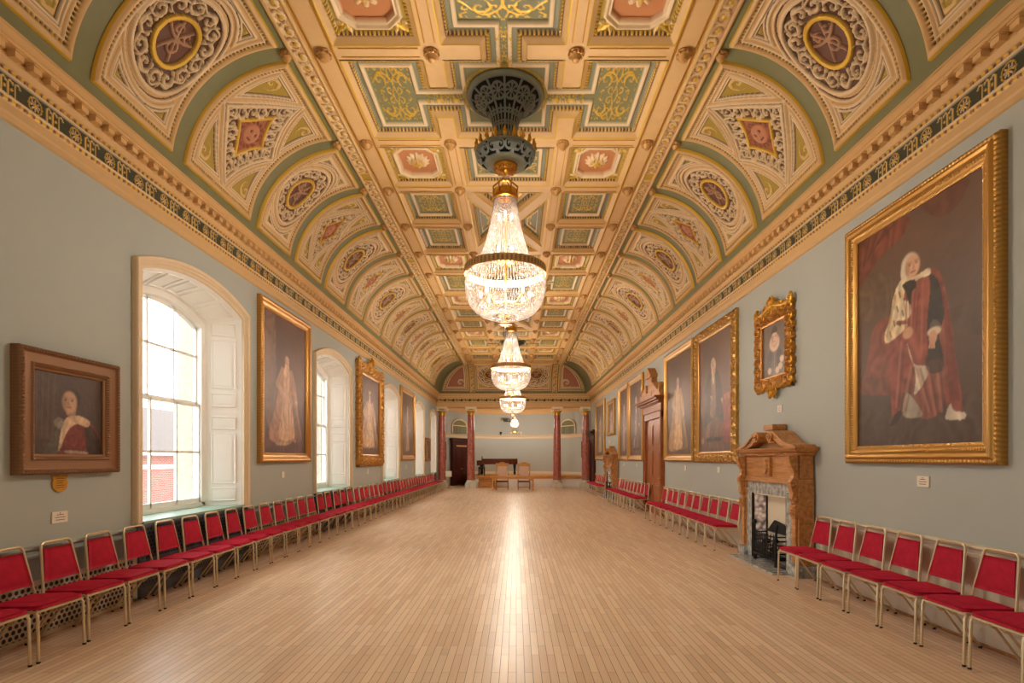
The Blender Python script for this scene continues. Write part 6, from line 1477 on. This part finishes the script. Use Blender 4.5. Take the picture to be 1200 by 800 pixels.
def make_chandelier():
    o = thing('chandelier', 'c', 'chandelier')
    tent = [(0.155, 5.50), (0.175, 5.35), (0.215, 5.12), (0.27, 4.90), (0.335, 4.70), (0.40, 4.55), (0.48, 4.45)]
    bead_strands(tent, 64, 0.0125, 0.027).build('crystal_tent', M['crystal'], o)
    bowl = [(0.565, 4.39), (0.585, 4.26), (0.575, 4.12), (0.525, 3.96), (0.44, 3.855), (0.33, 3.79), (0.20, 3.76)]
    bead_strands(bowl, 84, 0.0135, 0.028).build('crystal_basket', M['crystal'], o)
    bead_strands([(0.13, 3.85), (0.135, 3.71)], 30, 0.013, 0.028).build('crystal_drum', M['crystal'], o)
    b = MB(); b.lathe([(0.002, 3.46), (0.03, 3.48), (0.045, 3.52), (0.03, 3.56), (0.012, 3.60), (0.02, 3.63), (0.10, 3.66)], n=14); b.build('pendant_drop', M['crystal'], o)
    U, V = np.meshgrid(np.linspace(0, 2 * pi, 240), np.linspace(4.385, 4.495, 10), indexing='ij')
    rr = 0.585 + 0.012 * (np.abs(np.cos(30 * U)) > 0.5) * (np.abs(V - 4.44) < 0.035) + 0.012 * (np.abs(V - 4.44) > 0.042)
    C = np.empty(U.shape + (4,)); C[:] = col4(lin(226, 190, 132), 0.5); C[(np.abs(V - 4.44) < 0.035) & (np.cos(30 * U * 2) < 0)] = col4(lin(168, 126, 78), 0.4)
    link('main_ring', hf('main_ring', rr * np.cos(U), rr * np.sin(U), V, C, M['gilt']), o)
    b = MB(); b.lathe([(0.155, 5.48), (0.185, 5.49), (0.19, 5.53), (0.165, 5.55), (0.16, 5.60), (0.175, 5.62), (0.12, 5.65), (0.05, 5.68)], n=28)
    for k in range(6):
        t = 2 * pi * k / 6; b.tube([(0.17 * cos(t), 0.17 * sin(t), 5.55), (0.18 * cos(t), 0.18 * sin(t), 5.68), (0.08 * cos(t), 0.08 * sin(t), 5.76), (0, 0, 5.77)], 0.012, 6)
    b.build('crown', M['brass'], o, SM)
    b = MB(); b.tube([(0.13 * cos(t), 0.13 * sin(t), 3.80) for t in [2 * pi * k / 20 for k in range(20)]], 0.012, 6, closed=True); b.tube([(0.105 * cos(t), 0.105 * sin(t), 3.66) for t in [2 * pi * k / 20 for k in range(20)]], 0.01, 6, closed=True); b.build('lower_ring', M['brass'], o, SM)
    b = MB(); b.tube([(0, 0, 3.7), (0, 0, 5.6)], 0.014, 8)
    for z, r, n in ((4.05, 0.36, 8), (4.65, 0.2, 6), (5.2, 0.09, 4)):
        for k in range(n): t = 2 * pi * k / n; b.tube([(0, 0, z - 0.06), (r * 0.6 * cos(t), r * 0.6 * sin(t), z - 0.1), (r * cos(t), r * sin(t), z)], 0.009, 6)
    b.build('stem', M['brass'], o, SM)
    for z, r, n in ((4.05, 0.36, 8), (4.65, 0.2, 6), (5.2, 0.09, 4)):
        for k in range(n): t = 2 * pi * k / n; b = MB(); b.lathe([(0.001, 0), (0.014, 0.01), (0.022, 0.045), (0.016, 0.075), (0.001, 0.10)], (r * cos(t), r * sin(t), z), 8); b.build('lamp_bulb', M['bulb'], o, SM)
    b = MB()
    for k in range(4):
        z = 5.78 + 0.035 * k; pts = [(0.012 * cos(t) if k % 2 else 0, 0 if k % 2 else 0.012 * cos(t), z + 0.025 * sin(t)) for t in [2 * pi * q / 10 for q in range(10)]]; b.tube(pts, 0.0045, 5, closed=True)
    b.build('chain', M['brass'], o, SM)
    return o
LBL = ['largest nearest crystal chandelier hanging from the pierced iron ceiling lantern', 'second crystal chandelier along the room, below and beyond the nearest one', 'third crystal chandelier, farthest of the three large ones, before the columns']
ch = make_chandelier(); CH = [ch] + [copy_tree(ch) for _ in range(2)]
for o, y, lb in zip(CH, CHY, LBL): o.location = (XC, y, 0); o['label'] = lb; o['group'] = 'large crystal chandeliers'

# pierced iron lanterns on the ceiling
def pierced(name, prof, keepf, mat, parent, nt=220, ns=70):
    L = [0.0]
    for a, c in zip(prof[:-1], prof[1:]): L.append(L[-1] + math.hypot(c[0] - a[0], c[1] - a[1]))
    s = np.linspace(0, L[-1], ns); r = np.interp(s, L, [p[0] for p in prof]); z = np.interp(s, L, [p[1] for p in prof])
    T, S = np.meshgrid(np.linspace(0, 2 * pi, nt), np.arange(ns), indexing='ij'); Rr, Z = r[S], z[S]; kp = keepf(T, S / (ns - 1), Rr, Z); kf = (kp[:-1, :-1].astype(int) + kp[1:, :-1] + kp[1:, 1:] + kp[:-1, 1:]) >= 2
    me = hf(name, Rr * np.cos(T), Rr * np.sin(T), Z, None, mat, kf); o = link(name, me, parent)
    md = o.modifiers.new('thickness', 'SOLIDIFY'); md.thickness = 0.014; return o
def make_lantern():
    o = thing('ceiling_lantern', 'l', 'ceiling vent')
    trum = [(0.175, 6.38), (0.18, 6.50), (0.205, 6.62), (0.26, 6.74), (0.36, 6.86), (0.47, 6.94), (0.535, 6.97)]
    def kt(T, s, r, z):
        n = 12; c = (T * n / (2 * pi)) % 1.0 - 0.5; w = c * 2 * pi * r / n
        rib = np.abs(np.abs(c) - 0.5) * 2 * pi * r / n < 0.012
        rib |= (s < 0.5) & (np.abs(w) < 0.009)
        a = s * 0.78; cy = (s - 0.72) * 0.70; q = np.hypot(w, cy); R = 0.098
        daisy = (q < R) & (q > 0.02) & (np.cos(8 * np.arctan2(cy, w)) > 0.25) ; ring = np.abs(q - R) < 0.012; hub = q < 0.025
        scr = (np.abs(np.hypot(np.abs(w) - 0.025, (s - 0.40) * 0.7) - 0.022) < 0.007) | (np.abs(np.hypot(np.abs(w) - 0.02, (s - 0.2) * 0.7) - 0.018) < 0.006)
        return rib | daisy | ring | hub | scr | (s > 0.95) | (s < 0.05)
    pierced('trumpet_grille', trum, kt, M['iron'], o, 360, 90)
    b = MB(); b.lathe([(max(0.05, r - 0.03), z + 0.004) for r, z in trum], n=40); b.build('shade_lining', M['ironshade'], o, SM)  # black sheet put in as the shade behind the piercing
    b = MB(); b.lathe([(0.525, 6.955), (0.56, 6.965), (0.575, 6.99), (0.57, 7.02), (0.545, 7.03)], n=56); b.lathe([(0.17, 6.40), (0.20, 6.385), (0.205, 6.35), (0.18, 6.32), (0.165, 6.30)], n=36); b.build('rim_moulding', M['ironpale'], o, SM)
    b = MB(); b.lathe([(0.155, 6.33), (0.165, 6.28), (0.24, 6.235)], n=32)
    for k in range(20):                          # ring of upright gilt leaves
        t = 2 * pi * k / 20; d = Vector((cos(t), sin(t), 0)); r0 = 0.40
        b.tube([d * (r0 - 0.02) + Vector((0, 0, 6.17)), d * (r0 + 0.04) + Vector((0, 0, 6.23)), d * (r0 + 0.03) + Vector((0, 0, 6.29)), d * (r0 + 0.055) + Vector((0, 0, 6.31))], [0.022, 0.03, 0.018, 0.004], 6)
        b.tube([d * 0.2 + Vector((0, 0, 6.25)), d * 0.235 + Vector((0, 0, 6.31)), d * 0.225 + Vector((0, 0, 6.36))], [0.025, 0.022, 0.004], 6)
    b.build('gilt_leaves', M['gold'], o, SM)
    bowl = [(0.24, 6.24), (0.37, 6.215), (0.425, 6.17), (0.42, 6.11), (0.36, 6.05), (0.285, 6.02)]
    def kb(T, s, r, z):
        n = 10; c = (T * n / (2 * pi)) % 1.0 - 0.5; w = c * 2 * pi * r / n; v = (s - 0.68) * 0.36
        a = np.hypot(np.abs(w) - 0.06, v); scr = np.abs(a - 0.05) < 0.012; cur = spiral(np.abs(w) - 0.06, v, 0.05, 1.2) > 0.35
        rib = np.abs(np.abs(c) - 0.5) * 2 * pi * r / n < 0.012; loop = np.abs(np.hypot(w, (v - 0.01)) - 0.115) < 0.012
        return scr | cur | rib | loop | (s < 0.3) | (s > 0.95)
    pierced('bowl_grille', bowl, kb, M['iron'], o, 360, 60)
    b = MB(); b.lathe([(r - 0.03, z + 0.008) for r, z in bowl], n=40); b.build('shade_lining', M['ironshade'], o, SM)  # same black sheet, painted shade behind the bowl openings
    b = MB(); b.lathe([(0.29, 6.03), (0.295, 6.01), (0.26, 5.99), (0.2, 5.985), (0.17, 5.98)], n=40); b.lathe([(0.42, 6.185), (0.445, 6.17), (0.43, 6.15)], n=44); b.build('base_ring', M['ironpale'], o, SM)
    b = MB(); b.lathe([(0.175, 5.985), (0.18, 5.97), (0.17, 5.935), (0.13, 5.895), (0.07, 5.87), (0.03, 5.86), (0.001, 5.855)], n=32)
    for k in range(14): t = 2 * pi * k / 14; b.sphere((0.15 * cos(t), 0.15 * sin(t), 5.92), 0.026, 6, 5)
    b.build('gilt_boss', M['brass'], o, SM)
    return o
ln = make_lantern(); LN = [ln] + [copy_tree(ln) for _ in range(2)]
for o, y, lb in zip(LN, CHY, ['pierced dark green iron lantern on the ceiling above the nearest chandelier', 'pierced iron ceiling lantern above the second chandelier', 'pierced iron ceiling lantern above the third chandelier']):
    o.location = (XC, y, 0); o['label'] = lb; o['group'] = 'pierced iron ceiling lanterns'

# small apse chandelier
o = thing('small_chandelier', 'smallest crystal chandelier hanging in the apse beyond the columns', 'chandelier', (-0.1, 34.2, 0))
bead_strands([(0.07, 4.34), (0.10, 4.2), (0.17, 4.05), (0.25, 3.95)], 26, 0.016, 0.036).build('crystal_tent', M['crystal'], o); bead_strands([(0.27, 3.92), (0.26, 3.82), (0.18, 3.70), (0.08, 3.66)], 30, 0.016, 0.036).build('crystal_basket', M['crystal'], o)
b = MB(); b.tube([(0, 0, 3.25), (0, 0, 5.28)], 0.014, 8); b.tube([(0.27 * cos(t), 0.27 * sin(t), 3.94) for t in [2 * pi * k / 24 for k in range(24)]], 0.02, 6, closed=True); b.lathe([(0.06, 4.34), (0.075, 4.38), (0.03, 4.44)], n=16); b.lathe([(0.09, 5.29), (0.07, 5.22), (0.015, 5.2)], n=16); b.build('stem', M['brass'], o, SM)
for k in range(6):
    t = 2 * pi * k / 6; d = Vector((cos(t), sin(t), 0)); b = MB(); b.tube([d * 0.02 + Vector((0, 0, 3.4)), d * 0.14 + Vector((0, 0, 3.27)), d * 0.26 + Vector((0, 0, 3.33)), d * 0.27 + Vector((0, 0, 3.45))], 0.016, 6); b.lathe([(0.03, 3.45), (0.035, 3.47)], tuple(d * 0.27), 10); b.build('arm', M['brass'], o, SM)
    b = MB(); b.lathe([(0.001, 4.0), (0.02, 4.02), (0.026, 4.06), (0.001, 4.12)], tuple(d * 0.10), 8); b.build('lamp_bulb', M['bulb'], o, SM)

def lamp(loc, w, r, c=(1.0, 0.885, 0.745)):
    l = bpy.data.lights.new('chandelier_and_fill_light', 'POINT'); l.energy = w; l.shadow_soft_size = r; l.color = c
    lo = bpy.data.objects.new('chandelier_and_fill_light', l); COL.objects.link(lo); lo.location = loc
LAMP = 140
for y, k in zip(CHY + (-0.4,), (1, 1, 1, 0.22)):  # last one is an added dim fill behind the camera, no chandelier there
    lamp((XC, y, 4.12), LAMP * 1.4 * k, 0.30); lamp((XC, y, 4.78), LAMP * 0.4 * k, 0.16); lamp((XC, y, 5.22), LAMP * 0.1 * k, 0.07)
lamp((-0.1, 34.2, 3.9), 130, 0.12)

# ------------------------------------------------------------------ outside the windows
o = thing('brick_building', 'red brick building with slate roof seen across the street through the nearest window', 'building', (-17, 40, -6))
b = MB(); b.box(-8, 0, -34, 40, 0, 8.1); b.build('wall', M['brick'], o)
b = MB(); b.add([(0.4, -34.3, 8.0), (0.4, 40.3, 8.0), (-4.0, 40.3, 10.6), (-4.0, -34.3, 10.6), (-8.4, 40.3, 8.0), (-8.4, -34.3, 8.0)], [(0, 1, 2, 3), (3, 2, 4, 5)]); b.build('roof', M['slate'], o)
b = MB(); b.box(0.02, 0.35, -34.2, 40.2, 7.85, 8.05); b.box(0.0, 0.06, -34, 40, 7.2, 7.4); b.build('gutter', M['white'], o)
for k in range(7):
    y = -16.6 + 4.3 * k
    for z in (4.3, 1.2):
        b = MB(); b.box(0.0, 0.06, y - 0.62, y + 0.62, z - 0.12, z + 2.0); f = b.build('window', M['white'], o)
        b = MB()
        for i in range(2):
            for j in range(3): b.box(0.05, 0.065, y - 0.5 + 0.52 * i, y - 0.02 + 0.52 * i, z + 0.05 + 0.62 * j, z + 0.6 + 0.62 * j)
        b.build('pane', M['skypane'] if 'skypane' in M else M['sill'], f)
b = MB(); b.box(-60, XG - 1, -40, 90, -6.2, -6.0); struct(b.build('ground_street', simple('grey_paving', lin(130, 126, 120), 0.9)))

# ------------------------------------------------------------------ sky
w = bpy.data.worlds.new('overcast_sky'); scene.world = w; w.use_nodes = True; t = w.node_tree; bg = t.nodes['Background']
tc = t.nodes.new('ShaderNodeTexCoord'); ns = t.nodes.new('ShaderNodeTexNoise'); ns.inputs['Scale'].default_value = 3.2; ns.inputs['Detail'].default_value = 6
mp = t.nodes.new('ShaderNodeMapping'); mp.inputs['Scale'].default_value = (1, 1, 2.6); t.links.new(tc.outputs['Generated'], mp.inputs[0]); t.links.new(mp.outputs[0], ns.inputs['Vector'])
rp = t.nodes.new('ShaderNodeValToRGB'); rp.color_ramp.elements[0].position = 0.38; rp.color_ramp.elements[0].color = (*lin(206, 218, 224), 1); rp.color_ramp.elements[1].position = 0.62; rp.color_ramp.elements[1].color = (1, 1, 1, 1)
t.links.new(ns.outputs[0], rp.inputs[0]); t.links.new(rp.outputs[0], bg.inputs[0]); bg.inputs[1].default_value = 3.2

# ------------------------------------------------------------------ camera and view
cam = bpy.data.cameras.new('camera'); co = bpy.data.objects.new('camera', cam); COL.objects.link(co); scene.camera = co
co.location = (0, 0, 1.70); co.rotation_euler = (pi / 2, 0, 0); cam.sensor_width = 36; cam.lens = 640 / 1200 * 36; cam.shift_x = -5 / 1200; cam.shift_y = 137 / 1200; cam.clip_end = 300
vs = scene.view_settings; vs.view_transform = 'Standard'; vs.look = 'None'; vs.exposure = 1.02; vs.gamma = 1.0; vs.use_curve_mapping = False
scene.cycles.max_bounces = 8; scene.cycles.diffuse_bounces = 5; scene.cycles.glossy_bounces = 3; scene.cycles.transparent_max_bounces = 24; scene.cycles.caustics_reflective = False; scene.cycles.caustics_refractive = False
scene.cycles.sample_clamp_indirect = 6.0
